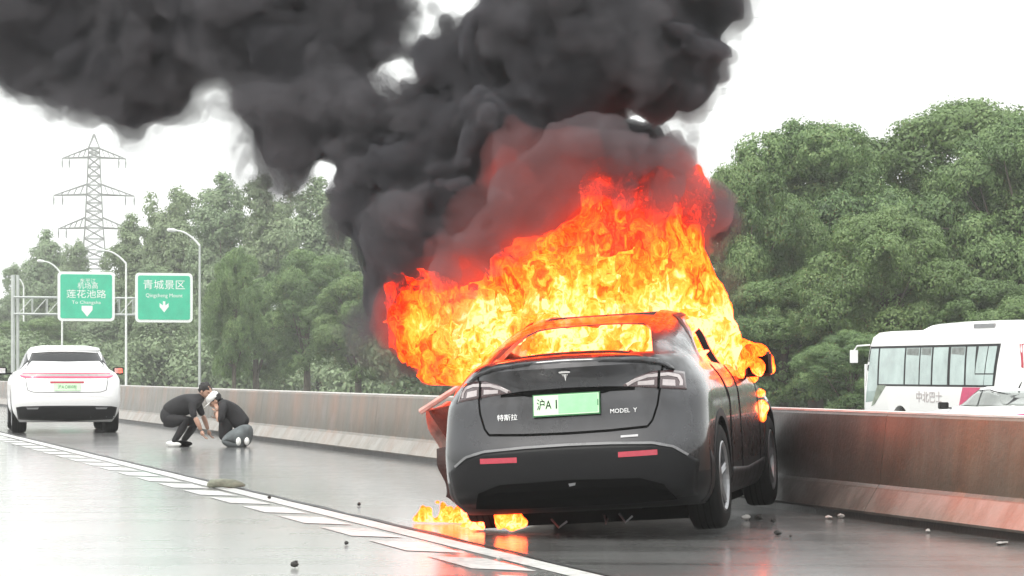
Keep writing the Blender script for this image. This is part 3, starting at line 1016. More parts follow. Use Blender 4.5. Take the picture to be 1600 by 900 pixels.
# corners in the car's own metres: hinge side near the wing, free edge swung out behind
door = panel(lerp4((-0.98, 1.95, 1.12), (-1.62, 1.25, 0.92), (-1.48, 1.3, 0.56), (-1.0, 1.95, 0.42)), 14, 12, 0.05, 21, 0.05, 'left_door', M['ash'], crossover)
panel(lerp4((-1.20, 1.60, 1.02), (-1.56, 1.18, 0.90), (-1.40, 1.22, 0.64), (-1.3, 1.5, 0.60)), 8, 8, 0.02, 22, 0.04, 'door_lining', M['charred'], door)
fr = MB(); fr.tube([(-1.63, 1.20, 0.91), (-1.32, 1.12, 1.06), (-1.02, 1.05, 1.22)], [0.024, 0.022, 0.02], 6)
fr.build('window_frame', M['ash'], door)
panel(lerp4((-1.46, 1.2, 0.60), (-1.38, 1.2, 0.60), (-1.38, 1.2, 0.20), (-1.47, 1.2, 0.27)), 8, 12, 0.03, 23, 0.08, 'torn_panel', M['charred'], crossover)
# ---- the white car stopped beyond
T_WC = [(0.20, -0.70, 3.55, 0.84, 0.40, 0.6, 2.8),
        (0.30, -0.86, 3.70, 0.90, 0.42, 0.7, 3.0),
        (0.42, -0.94, 3.78, 0.955, 0.46, 0.8, 3.2),
        (0.60, -0.97, 3.80, 0.975, 0.44, 0.8, 3.4),
        (0.80, -0.95, 3.70, 0.975, 0.42, 0.8, 3.4),
        (0.95, -0.93, 3.40, 0.965, 0.44, 0.9, 3.1),
        (1.05, -0.90, 2.80, 0.93, 0.52, 0.9, 2.8),
        (1.12, -0.88, 2.40, 0.86, 0.60, 0.8, 2.6),
        (1.155, -0.80, 2.25, 0.80, 0.66, 0.7, 2.6),
        (1.20, -0.70, 2.10, 0.775, 0.66, 0.7, 2.7),
        (1.32, -0.50, 1.86, 0.735, 0.64, 0.6, 2.8),
        (1.44, -0.28, 1.62, 0.685, 0.58, 0.6, 2.9),
        (1.53, -0.08, 1.44, 0.63, 0.50, 0.5, 3.0),
        (1.585, 0.14, 1.28, 0.55, 0.40, 0.4, 3.0),
        (1.60, 0.35, 1.15, 0.42, 0.27, 0.27, 2.8)]
def hatch_car(name, loc, rz, label, lit=True, platetxt=True):
    root = empty(name, loc, rz, label, 'car')
    sh = shell_mesh(T_WC)
    C_ = Car(sh)
    b_ = link_mesh('body', sh[0], sh[1], M['white_paint'], root)
    bool_cut(b_, arch_cuts(2.95, 0.37))
    b_.data.materials.clear(); b_.data.materials.append(M['white_paint'])
    C_.patch('rear', [(-0.60, 1.455), (-0.3, 1.475), (0, 1.48), (0.3, 1.475), (0.60, 1.455)], [(-0.70, 1.215), (-0.35, 1.205), (0, 1.20), (0.35, 1.205), (0.70, 1.215)], 0.004, 0.02, 30, 8).build('rear_window', M['dark_glass'], root, smooth=True)
    C_.patch('rear', [(-0.60, 1.300), (0, 1.285), (0.60, 1.300)], [(-0.69, 1.205), (-0.4, 1.200), (0, 1.195), (0.4, 1.200), (0.69, 1.205)], 0.012, 0.02, 26, 4).build('window_reveal', M['white_paint'], root, smooth=True)
    C_.patch('rear', [(-0.60, 1.515), (0, 1.54), (0.60, 1.515)], [(-0.62, 1.475), (0, 1.495), (0.62, 1.475)], 0.05, 0.08, 26, 4).build('roof_spoiler', M['white_paint'], root, smooth=True)
    for face in ('left', 'right'):
        C_.patch(face, [(-0.30, 1.30), (0.1, 1.45), (0.6, 1.51), (1.2, 1.50), (1.55, 1.40)], [(-0.18, 1.17), (0.4, 1.15), (1.0, 1.14), (1.6, 1.13), (2.05, 1.14)], 0.004, 0.02, 30, 7).build('side_window', M['dark_glass'], root, smooth=True)
        C_.seam(face, [(0.95, 1.50), (0.95, 1.13)], 0.05, 0.009, 8).build('pillar', M['black_plastic'], root)
        C_.seam(face, [(0.45, 1.12), (0.50, 0.85), (0.48, 0.40)], 0.012, 0.002, 16).build('rear_door_gap', M['gap'], root)
        C_.seam(face, [(1.15, 1.12), (1.18, 0.85), (1.18, 0.38)], 0.012, 0.002, 16).build('front_door_gap', M['gap'], root)
        s_ = 1 if face == 'right' else -1
        mm_ = MB().box((s_ * 1.10, 1.95, 1.13), (0.20, 0.11, 0.14)); mm_.box((s_ * 0.95, 1.96, 1.08), (0.18, 0.06, 0.03))
        mo = mm_.build('door_mirror', M['black_plastic'], root, bevel=0.025)
        MB().box((s_ * 1.105, 1.893, 1.135), (0.15, 0.006, 0.095)).build('mirror_glass', M['chrome'], mo)
    C_.seam('rear', [(-0.72, 1.19), (-0.735, 0.98), (-0.70, 0.78), (-0.60, 0.745), (0, 0.735), (0.60, 0.745), (0.70, 0.78), (0.735, 0.98), (0.72, 1.19)], 0.010, 0.002, 60).build('tailgate_gap', M['gap'], root)
    lb = C_.patch('rear', [(-0.83, 1.055), (-0.78, 1.085), (-0.4, 1.09), (0, 1.092), (0.4, 1.09), (0.78, 1.085), (0.83, 1.055)], [(-0.83, 1.03), (-0.76, 1.0), (-0.4, 0.998), (0, 0.998), (0.4, 0.998), (0.76, 1.0), (0.83, 1.03)], 0.008, 0.03, 60, 5).build('light_bar', M['pale_lens'], root, smooth=True)
    for z in (1.083, 1.012):
        k = 0.78 if z > 1.05 else 0.82
        C_.seam('rear', [(-k, z + (0.02 if z < 1.05 else -0.01)), (-0.72, z), (0, z + 0.004), (0.72, z), (k, z + (0.02 if z < 1.05 else -0.01))], 0.022 if z < 1.05 else 0.014, 0.012, 60).build('light_strip', M['red_lit'], lb)
    C_.patch('rear', [(-0.30, 0.94), (0.30, 0.94)], [(-0.30, 0.905), (0.30, 0.905)], 0.004, 0.01, 12, 3).build('plate_lamp_strip', M['red_lens'], root)
    mw = rear_mw(C_, 0, 0.835, 0.01)
    mb = MB()
    on(mw, [(-0.235, -0.065), (0.235, -0.065), (0.235, 0.065), (-0.235, 0.065)], 0.008, mb)
    pl_ = mb.build('number_plate', M['plate_pale'], root)
    text_obj('plate_letters', '沪A·D8866J'.replace('8866', '8008'), 0.085, M['plate_edge'], pl_, mw @ Matrix.Translation((0, 0, 0.009)), 0.001, 0.80)
    C_.patch('rear', [(-0.90, 0.47), (-0.8, 0.49), (-0.4, 0.50), (0, 0.502), (0.4, 0.50), (0.8, 0.49), (0.90, 0.47)], [(-0.86, 0.25), (0, 0.22), (0.86, 0.25)], 0.003, 0.02, 50, 8).build('lower_bumper', M['black_plastic'], root, smooth=True)
    for s_ in (-1, 1):
        C_.patch('rear', [(s_ * 0.50, 0.470), (s_ * 0.72, 0.468)], [(s_ * 0.52, 0.44), (s_ * 0.70, 0.44)], 0.012, 0.012, 8, 3).build('bumper_reflector', M['rim'], root)
    C_.seam('rear', [(-0.80, 0.66), (-0.4, 0.675), (0, 0.68), (0.4, 0.675), (0.80, 0.66)], 0.012, 0.004, 40).build('bumper_crease', M['white_paint'], root)
    MB().box((0, 1.5, 0.24), (1.2, 4.2, 0.06)).build('underbody', M['gap'], root)
    for s_ in (-1, 1):
        for y in (0, 2.95):
            make_wheel(root, s_, y, 0.37, 0.27, 0.965)
    return root
WD = 46.6
wx_ = (104 - 800) / F * (WD)
# rear of the car faces the camera almost squarely
hatch_car('white_car', Vector((wx_ - 0.12, WD + 0.5, 0)), math.radians(12.5), 'white hatchback with a full-width red light bar stopped ahead on the left')

# ---- white saloon behind the barrier
T_SC = [(0.20, -0.75, 3.6, 0.82, 0.40, 0.6, 2.8), (0.45, -0.98, 3.75, 0.91, 0.45, 0.7, 3.1), (0.70, -0.99, 3.72, 0.92, 0.45, 0.8, 3.2), (0.85, -0.96, 3.4, 0.91, 0.46, 0.8, 3.0),
        (0.93, -0.92, 2.9, 0.88, 0.5, 0.9, 2.8), (0.985, -0.80, 2.4, 0.82, 0.6, 0.8, 2.6), (1.03, -0.35, 2.15, 0.76, 0.66, 0.7, 2.6), (1.12, 0.0, 1.95, 0.72, 0.66, 0.7, 2.6), (1.25, 0.28, 1.70, 0.665, 0.62, 0.6, 2.7),
        (1.36, 0.50, 1.46, 0.60, 0.5, 0.5, 2.8), (1.425, 0.72, 1.22, 0.48, 0.27, 0.27, 2.8)]
sal = empty('white_saloon', Vector((10.40, 51.0, LOW + 0.07)), math.radians(17.5), 'white saloon car beyond the barrier on the right, in front of the bus', 'car')
sh = shell_mesh(T_SC); SC_ = Car(sh)
b_ = link_mesh('body', sh[0], sh[1], M['white_paint'], sal); bool_cut(b_, arch_cuts(2.8, 0.34, 0.9)); b_.data.materials.clear(); b_.data.materials.append(M['white_paint'])
M['car_glass'] = simple('grey_green_glass', (0.13, 0.145, 0.13), 0.05, coat=1.0, var=0.3, scale=2)
for face in ('left', 'right'):
    SC_.patch(face, [(0.02, 1.08), (0.3, 1.24), (0.75, 1.345), (1.25, 1.33), (1.75, 1.10)], [(0.02, 1.045), (0.5, 1.03), (1.0, 1.02), (1.5, 1.02), (1.95, 1.025)], 0.004, 0.02, 36, 7).build('side_window', M['car_glass'], sal, smooth=True)
    mb = MB(); SC_.seam(face, [(0.0, 1.06), (0.28, 1.25), (0.75, 1.36), (1.25, 1.345), (1.77, 1.11), (1.98, 1.02)], 0.016, 0.006, 40, mb); mb.build('window_trim', M['black_plastic'], sal)
    SC_.seam(face, [(0.98, 1.35), (0.94, 1.02)], 0.045, 0.009, 6).build('pillar', M['black_plastic'], sal)
    s_ = 1 if face == 'right' else -1
    mm_ = MB().box((s_ * 1.02, 1.92, 1.03), (0.20, 0.12, 0.14)); mm_.box((s_ * 0.90, 1.93, 0.98), (0.16, 0.06, 0.03))
    mm_.build('door_mirror', M['black_plastic'], sal, bevel=0.03)
    SC_.patch('rear', [(s_ * 0.45, 0.90), (s_ * 0.65, 0.91), (s_ * 0.82, 0.885)], [(s_ * 0.45, 0.83), (s_ * 0.65, 0.80), (s_ * 0.86, 0.79)], 0.008, 0.03, 16, 4).build('tail_lamp', M['red_lit'], sal)
SC_.patch('rear', [(-0.50, 1.33), (0, 1.345), (0.50, 1.33)], [(-0.66, 1.05), (0, 1.04), (0.66, 1.05)], 0.004, 0.02, 20, 7).build('rear_window', M['car_glass'], sal, smooth=True)
for s_ in (-1, 1):
    for y in (0, 2.8): make_wheel(sal, s_, y, 0.34, 0.22, 0.9)
MB().tube([(0, 0.62, 1.39), (0, 0.50, 1.52)], [0.02, 0.008], 6).build('roof_aerial', M['black_plastic'], sal)

# ---- bus
def make_bus():
    L, W = 8.95, 2.4
    root = empty('bus', Vector((9.22 + math.sin(math.radians(16.2)) * L + 1.15, 67.4 - math.cos(math.radians(16.2)) * L + 0.34, LOW + 0.0)), math.radians(16.2),
                 'white single-deck bus with tall side windows passing beyond the barrier', 'bus')
    # local: x right, y forward, rear at y=0, left side at x=-W/2
    prof = []
    # side section outline in (x, z), rounded roof shoulder
    ht = 2.86
    sec = [(-W / 2 + 0.06, 0.32), (-W / 2, 0.45), (-W / 2, 1.3), (-W / 2 + 0.02, 2.0), (-W / 2 + 0.06, 2.45), (-W / 2 + 0.13, 2.70), (-W / 2 + 0.30, 2.82), (-W / 2 + 0.6, ht)]
    sec = sec + [(-x, z) for x, z in sec[::-1]]
    ys = [0.0, 0.03, 0.10, 0.25, 1.5, 3, 4.5, 6, 7.5, L - 0.5, L - 0.22, L - 0.08, L]
    mb = MB(); n = len(sec)
    for y in ys:
        e = min(y, L - y)
        k = 1 - 0.06 * max(0, 1 - e / 0.25) ** 2
        for x, z in sec:
            zz = z
            yy = y
            # raked windscreen and slightly raked tail, like the rounded corners of the real body
            if y > L - 0.6: yy = y - max(0, z - 1.3) * 0.24 * (1 - (L - y) / 0.6)
            if y < 0.3: yy = y + max(0, z - 1.6) * 0.18 * (1 - y / 0.3)
            mb.v.append(Vector((x * k, yy, 1.5 + (zz - 1.5) * (0.5 + 0.5 * k))))
    for i in range(len(ys) - 1):
        for j in range(n):
            a = i * n + j; b = i * n + (j + 1) % n
            mb.f.append((a, b, b + n, a + n))
    mb.f.append(tuple(range(n))[::-1]); mb.f.append(tuple(range((len(ys) - 1) * n, len(ys) * n)))
    V_, F_ = [tuple(v) for v in mb.v], list(mb.f)
    bo = mb.build('body', M['bus_paint'], root); sharp(bo, 30)
    B = Car((V_, F_))
    bool_cut(bo, [cyl_cut(s_ * 1.1, y, 0.42, 0.52, 0.6) for s_ in (-1, 1) for y in (2.1, 6.6)])
    bo.data.materials.clear(); bo.data.materials.append(M['bus_paint'])
    zt, zb = 2.40, 1.48
    fr = MB(); B.patch('left', [(1.15, zt + 0.06), (L - 0.42, zt + 0.06)], [(1.40, zb - 0.05), (L - 0.2, zb - 0.05)], 0.003, 0.02, 40, 5, fr)
    frame = fr.build('window_band', M['black_plastic'], root)
    panes = [(1.33, 1.75), (1.80, 2.27), (2.42, 2.88), (2.98, 3.75), (3.9, 4.72), (4.82, 5.45), (5.52, 6.3), (6.4, 7.9)]
    for i, (a, b) in enumerate(panes):
        sk = 0.12 if i < 2 else 0.05
        if i < 2:
            B.patch('left', [(a, zt), (b, zt)], [(a + sk, 1.76), (b + sk, 1.76)], 0.006, 0.008, 5, 4).build('window_pane', M['bus_glass'], frame)
            B.patch('left', [(a + sk, 1.73), (b + sk + 0.03, 1.73)], [(a + sk + 0.04, zb), (b + sk + 0.06, zb)], 0.006, 0.008, 5, 3).build('window_pane', M['bus_glass'], frame)
        else:
            B.patch('left', [(a, zt), (b, zt)], [(a, zb), (b, zb)], 0.006, 0.008, 6, 4).build('window_pane', M['bus_glass'], frame)
        if i in (3, 5, 6):
            B.patch('left', [(a + 0.04, zt - 0.01), (b - 0.04, zt - 0.01)], [(a + 0.04, zt - 0.20), (b - 0.04, zt - 0.17)], 0.009, 0.004, 8, 3).build('curtain', M['curtain'], frame)
    B.patch('left', [(L - 0.95, zt), (L - 0.48, zt)], [(L - 0.95, 1.05), (L - 0.24, 1.0)], 0.006, 0.008, 5, 6).build('door_glass', M['bus_glass'], root)
    B.patch('left', [(L - 1.5, zb - 0.03), (L - 0.98, zb - 0.03)], [(L - 0.80, 0.95), (L - 0.6, 0.9)], 0.007, 0.008, 8, 4).build('side_decal', M['decal'], root)
    B.patch('front', [(-1.02, 2.42), (1.02, 2.42)], [(-1.08, 1.15), (1.08, 1.15)], 0.006, 0.02, 12, 8).build('windscreen', M['dark_glass'], root)
    rw = B.patch('rear', [(-0.95, 2.45), (0.95, 2.45)], [(-1.0, 1.62), (-0.7, 1.48), (0.7, 1.48), (1.0, 1.62)], 0.006, 0.02, 14, 6).build('rear_window', M['dark_glass'], root)
    B.patch('rear', [(-1.12, 2.62), (1.12, 2.62)], [(-1.12, 2.49), (1.12, 2.49)], 0.006, 0.02, 14, 3).build('rear_red_band', M['red_lens'], root)
    B.patch('rear', [(-1.13, 2.44), (-1.0, 2.44)], [(-1.15, 1.9), (-1.03, 1.8)], 0.006, 0.02, 5, 6).build('rear_red_band', M['red_lens'], root)
    B.patch('rear', [(0.5, 2.60), (0.9, 2.60)], [(0.5, 2.52), (0.9, 2.52)], 0.02, 0.02, 6, 3).build('tail_lamp', M['red_lit'], root)
    B.patch('rear', [(-1.0, 2.60), (-0.7, 2.60)], [(-1.0, 2.52), (-0.7, 2.52)], 0.02, 0.02, 6, 3).build('tail_lamp', M['red_lit'], root)
    B.patch('left', [(2.1, zb - 0.06), (3.05, zb - 0.06)], [(3.30, 0.62), (3.45, 0.45)], 0.005, 0.01, 14, 8).build('red_sweep', M['bus_red'], root)
    B.patch('left', [(0.55, 1.35), (0.62, 1.35)], [(0.55, 1.22), (0.62, 1.22)], 0.005, 0.01, 4, 3).build('filler_mark', M['black_plastic'], root)
    p, nr = B.hit('left', 4.9, 1.15)
    zax = nr; xax = Vector((0, 0, 1)).cross(zax).normalized(); yax = zax.cross(xax)
    mw = Matrix((xax, yax, zax)).transposed().to_4x4(); mw.translation = p + nr * 0.01
    text_obj('side_lettering', '中北巴士', 0.30, M['bus_letter'], root, mw, 0.002, 1.25)
    # roof pod
    pod = MB(); pts = [(-0.85, 2.80), (-0.80, 2.98), (-0.6, 3.03), (0.6, 3.03), (0.80, 2.98), (0.85, 2.80)]
    ys2 = [1.0, 1.3, 2.4, 4.0, 5.6, 6.2]
    hs = [0.7, 0.95, 1.0, 1.0, 0.85, 0.15]
    for y, h in zip(ys2, hs):
        for x, z in pts: pod.v.append(Vector((x, y, 2.80 + (z - 2.80) * h)))
    for i in range(len(ys2) - 1):
        for j in range(5): pod.f.append((i * 6 + j, i * 6 + j + 1, i * 6 + j + 7, i * 6 + j + 6))
    pod.f.append(tuple(range(6))[::-1]); pod.f.append(tuple(range(30, 36)))
    po = pod.build('roof_pod', M['bus_paint'], root); sharp(po, 40)
    MB().box((-0.84, 2.6, 2.90), (0.03, 1.1, 0.10)).build('pod_grille', M['rim'], po)
    for s_ in (-1, 1):
        mi = MB().tube([(s_ * 1.12, L - 0.35, 2.50), (s_ * 1.32, L + 0.05, 2.48), (s_ * 1.38, L + 0.12, 2.35)], 0.025, 6)
        mi.box((s_ * 1.38, L + 0.12, 2.20), (0.20, 0.09, 0.34))
        mi.build('door_mirror', M['bus_paint'] if s_ < 0 else M['black_plastic'], root, bevel=0.01)
        for y in (2.1, 6.6): make_wheel(root, s_, y, 0.44, 0.28, 1.14, spokes=8)
    MB().box((-1.11, L - 0.08, 1.25), (0.10, 0.04, 1.5)).build('white_corner_post', M['bus_paint'], root)
    MB().box((0, 4.4, 0.4), (2.0, 8.2, 0.2)).build('underbody', M['gap'], root)
    return root
M['bus_glass'] = simple('pale_bus_glass', (0.36, 0.46, 0.44), 0.12, coat=1.0, var=0.25, scale=1.2)
M['curtain'] = simple('grey_curtain', (0.20, 0.22, 0.21), 0.8, var=0.3)
M['decal'] = simple('faded_green_decal', (0.20, 0.24, 0.18), 0.5, var=0.5, scale=5)
M['bus_red'] = simple('raspberry_stripe', (0.55, 0.05, 0.14), 0.4)
M['bus_letter'] = simple('faded_lettering', (0.45, 0.40, 0.40), 0.5)
make_bus()
# ------------------------------------------------------------------ signs, lamps, pylon, cables
M['galv'] = simple('galvanised_steel', (0.50, 0.53, 0.51), 0.45, metal=0.3, var=0.1, scale=2)
M['lamp_white'] = simple('white_lamp_paint', (0.78, 0.80, 0.78), 0.4)
M['pylon'] = simple('pylon_steel', (0.20, 0.21, 0.20), 0.6, metal=0.3, var=0.2, scale=0.3)
M['sign_green'] = simple('sign_green', (0.03, 0.50, 0.30), 0.4, var=0.10, scale=1.2)
M['sign_white'] = simple('sign_white', (0.85, 0.87, 0.85), 0.4, var=0.04)
U_G = 171.0
def z_at(py, D): return CAM_H + (HOR - py) / F * D
def Dg(v): return road(U_G, v).y
gantry = empty('sign_gantry', road(U_G, 16.98, LOW), TH, 'grey lattice gantry carrying the green direction signs over the road', 'gantry')
gx0 = 0.0
def gl(v): return v - 16.98
Dp = Dg(18)
zt, zb = z_at(465, Dg(20)), z_at(491, Dg(20))
base = -LOW
for dx in (-0.30, 0.0):
    MB().tube([(dx, 0, 0), (dx, 0, z_at(430, Dp) - LOW)], 0.14 if dx else 0.11, 8).build('post', M['galv'], gantry)
for z in (zt, zb):
    for dy in (-0.35, 0.35):
        MB().tube([(-0.3, dy, z - LOW), (gl(28.4), dy, z - LOW)], 0.075, 6).build('beam', M['galv'], gantry)
L_ = gl(28.4)
nb = 12
for i in range(nb + 1):
    x = L_ * i / nb
    for dy in (-0.35, 0.35):
        MB().tube([(x, dy, zb - LOW), (x, dy, zt - LOW)], 0.03, 5).build('truss_bar', M['galv'], gantry)
    if i < nb:
        MB().tube([(x, -0.35, zb - LOW), (x + L_ / nb, -0.35, zt - LOW)], 0.025, 5).build('truss_bar', M['galv'], gantry)
def sign(v0, v1, yt, yb, label, rows, arrow):
    vc = (v0 + v1) / 2; w = v1 - v0; D = Dg(vc)
    z1, z0 = z_at(yt, D), z_at(yb, D); h = z1 - z0; zc = (z0 + z1) / 2
    p = road(U_G - 0.52, vc, zc)
    root = empty('direction_sign', p, TH, label, 'road sign', 'green direction signs on the gantry')
    def rr(w, h, r, n=6):
        out = []
        for cx, cz, a0 in ((w / 2 - r, h / 2 - r, 0), (-w / 2 + r, h / 2 - r, 90), (-w / 2 + r, -h / 2 + r, 180), (w / 2 - r, -h / 2 + r, 270)):
            for k in range(n + 1):
                a = math.radians(a0 + 90 * k / n); out.append((cx + r * math.cos(a), cz + r * math.sin(a)))
        return out
    fn = lambda a, b, d: Vector((a, d, b))
    MB().prism(rr(w, h, 0.28), 0, 0.06, fn).build('border', M['sign_white'], root)
    MB().prism(rr(w - 0.36, h - 0.36, 0.14), -0.02, 0.03, fn).build('panel', M['sign_green'], root)
    for txt, x, z, s_, sx in rows:
        mw = Matrix.Translation((x, -0.028, z)) @ Matrix.Rotation(math.radians(90), 4, 'X')
        text_obj('lettering', txt, s_, M['sign_white'], root, mw, 0.004, sx)
    x, z = arrow[:2]; k = 0.36
    pts = [(-0.30, 0.30), (-0.08, 0.14), (-0.08, 0.42), (0.08, 0.42), (0.08, 0.14), (0.30, 0.30), (0.30, 0.05), (0.0, -0.32), (-0.30, 0.05)]
    if arrow[2]: pts = [(-0.36, 0.36), (0.36, 0.36), (0.36, 0.08), (0.0, -0.36), (-0.36, 0.08)]
    MB().prism([(x + a, z + b) for a, b in pts], -0.034, -0.015, fn).build('arrow', M['sign_white'], root)
    for sx_ in (-1, 1):
        MB().box((sx_ * w * 0.3, 0.11, 0), (0.10, 0.10, h * 0.9)).build('bracket', M['galv'], root)
    return root
sign(19.53, 23.29, 425, 502, 'left green direction sign on the gantry with three rows of lettering', [('东平江', 0.10, 1.02, 0.30, 1.2), ('机场高', 0.1, 0.68, 0.46, 1.0), ('莲花池路', 0.0, 0.12, 0.60, 1.1), ('To Changsha', 0.0, -0.40, 0.30, 1.2)], (0.05, -0.98, True))
sign(24.65, 28.5, 427, 504, 'right green direction sign on the gantry with two rows of lettering', [('青城景区', 0, 0.82, 0.68, 1.05), ('Qingcheng Mount', 0, 0.14, 0.36, 0.95)], (0.0, -0.66, False))

def street_lamp(px, D, pytop, arm_px, arm_py, label):
    p = at(px, 600, D); u, v = uv_of(px, D)
    root = empty('street_lamp', Vector((p.x, p.y, LOW)), TH, label, 'street lamp', 'curved street lamps along the far roadside')
    H_ = z_at(pytop, D) - LOW
    ax = (arm_px - px) / F * D / math.cos(TH); ez = z_at(arm_py, D) - LOW
    MB().tube([(0, 0, 0), (0, 0, H_ * 0.5), (0, 0, H_)], [0.085, 0.07, 0.06], 8).build('pole', M['galv'] if D < 150 else M['lamp_white'], root)
    pts = []
    for i in range(8):
        t = i / 7
        pts.append((ax * 0.72 * t, 0, H_ + (ez - H_) * (1 - (1 - t) ** 2)))
    MB().tube(pts, [0.065 - 0.02 * i / 7 for i in range(8)], 8).build('arm', M['lamp_white'], root)
    a = Vector(pts[-1]); b = Vector((ax, 0, ez + (ez - H_) * 0.06))
    mb = MB(); d = (b - a)
    mb.tube([a - d * 0.1, a + d * 0.2, a + d * 0.8, b], [0.06, 0.13, 0.14, 0.07], 8)
    for q in mb.v: q.z = a.z + (q.z - a.z) * 0.8
    mb.build('lamp_head', M['lamp_white'], root)
street_lamp(37, 222, 448, 27, 436, 'small curved street lamp left of the gantry post')
street_lamp(97, 181, 430, 60, 409, 'curved street lamp rising behind the left green sign')
street_lamp(197, 166, 412, 152, 392, 'curved street lamp rising between the two green signs')
street_lamp(312, 144, 384, 263, 361, 'tallest curved street lamp in front of the trees right of the signs')
street_lamp(332, 240, 440, 300, 435, 'far street lamp whose arm shows just right of the right sign')

# ---- pylon
def pylon(px, D):
    p = at(px, 582, D)
    root = empty('power_pylon', Vector((p.x, p.y, -0.78)), math.radians(8), 'tall lattice power pylon with three pairs of arms in the haze', 'pylon')
    def Z(py): return z_at(py, D) + 0.78
    S = F / D
    lv = [(0, 5.2), (Z(470), 3.2), (Z(420), 2.3), (Z(390), 1.9), (Z(356), 1.60), (Z(330), 1.45), (Z(304), 1.32), (Z(275), 1.15), (Z(246), 1.02), (Z(231), 0.95), (Z(210), 0.12)]
    r = 0.10
    for sx_ in (-1, 1):
        for sy in (-1, 1):
            MB().tube([(sx_ * w, sy * w, z) for z, w in lv], [r] * len(lv), 5).build('leg', M['pylon'], root)
    for i in range(len(lv) - 1):
        (z0, w0), (z1, w1) = lv[i], lv[i + 1]
        mb = MB()
        n = 2 if i < 9 else 1
        for q in range(n):
            za, zc = z0 + (z1 - z0) * q / n, z0 + (z1 - z0) * (q + 1) / n
            wa, wc = w0 + (w1 - w0) * q / n, w0 + (w1 - w0) * (q + 1) / n
            for s_ in (-1, 1):
                mb.tube([(-wa, s_ * wa, za), (wc, s_ * wc, zc)], 0.07, 4); mb.tube([(wa, s_ * wa, za), (-wc, s_ * wc, zc)], 0.07, 4)
                mb.tube([(s_ * wa, -wa, za), (s_ * wc, wc, zc)], 0.07, 4); mb.tube([(s_ * wa, wa, za), (s_ * wc, -wc, zc)], 0.07, 4)
                mb.tube([(-wc, s_ * wc, zc), (wc, s_ * wc, zc)], 0.07, 4)
        tag(mb.build('bracing', M['pylon'], root, fix=False), kind='stuff')
    for py, rise, hw, w in ((246, 14, 49 / S, 1.02), (304, 16, 62 / S, 1.32), (356, 16, 55 / S, 1.6)):
        z = Z(py); zr = Z(py - rise)
        for s_ in (-1, 1):
            mb = MB()
            for sy in (-1, 1):
                mb.tube([(s_ * w, sy * w, z), (s_ * hw, 0, z - 0.2)], 0.13, 5)
                mb.tube([(s_ * w * 0.95, sy * w * 0.9, zr), (s_ * hw, 0, z - 0.2)], 0.09, 5)
                for k in range(1, 5):
                    t = k / 5
                    a = Vector((s_ * w, sy * w, z)).lerp(Vector((s_ * hw, 0, z - 0.2)), t)
                    b = Vector((s_ * w, sy * w * 0.9, zr)).lerp(Vector((s_ * hw, 0, z - 0.2)), max(0, t - 0.12))
                    mb.tube([a, b], 0.05, 4)
            arm = mb.build('cross_arm', M['pylon'], root, fix=False)
            for x in (hw, hw * 0.78):
                MB().tube([(s_ * x, 0, z - 0.2), (s_ * x, 0, z - 0.9), (s_ * x, 0, z - 1.9)], [0.06, 0.16, 0.10], 6).build('insulator', M['pylon'], arm)
pylon(147, 455)

def cable(a, b, sag, r, label):
    mb = MB(); pts = []
    for i in range(25):
        t = i / 24; p = a.lerp(b, t); p = p.copy(); p.z -= sag * 4 * t * (1 - t); pts.append(p)
    mb.tube(pts, r, 5)
    tag(mb.build('power_cable', M['cable'], fix=False), label, 'cable', 'power cables high across the sky')
M['cable'] = simple('pale_cable', (0.30, 0.31, 0.31), 0.5)
cable(at(980, 158, 300), at(1800, 22, 260), 0.6, 0.022, 'middle faint power cable in the sky above the right trees')
cable(at(980, 188, 300), at(1800, 58, 260), 0.6, 0.022, 'lowest faint power cable in the sky above the right trees')
cable(at(980, 48, 300), at(1800, -62, 260), 0.6, 0.022, 'highest faint power cable in the top right of the sky')
# ------------------------------------------------------------------ trees
def m_leaf(name, dark, mid, light):
    m = N(name)
    oi = m.n('ShaderNodeObjectInfo').outputs['Random']
    a = m.n('ShaderNodeAttribute', dict(attribute_name='tint'))
    c = m.ramp(a.outputs['Fac'], [(0.0, dark), (0.5, mid), (1.0, light)])
    c = m.mix(m.math('MULTIPLY', oi, 0.4), c, (mid[0] * 1.1, mid[1] * 0.95, mid[2] * 0.8))
    d = m.n('ShaderNodeBsdfPrincipled', Base_Color=c, Roughness=0.55)
    t = m.n('ShaderNodeBsdfTranslucent', Color=c)
    mx_ = m.n('ShaderNodeMixShader', i0=0.28, i1=d, i2=t)
    return m.surf(mx_)
M['leaf_a'] = m_leaf('camphor_leaves', (0.055, 0.105, 0.04), (0.14, 0.235, 0.08), (0.30, 0.41, 0.17))
M['leaf_b'] = m_leaf('haze_tinted_poplar', (0.12, 0.19, 0.10), (0.22, 0.31, 0.17), (0.36, 0.45, 0.28))  # distance haze put into the leaf colour, paler and greyer
M['bark'] = simple('tree_bark', (0.10, 0.085, 0.065), 0.85, bump=0.8, var=0.4, scale=3)

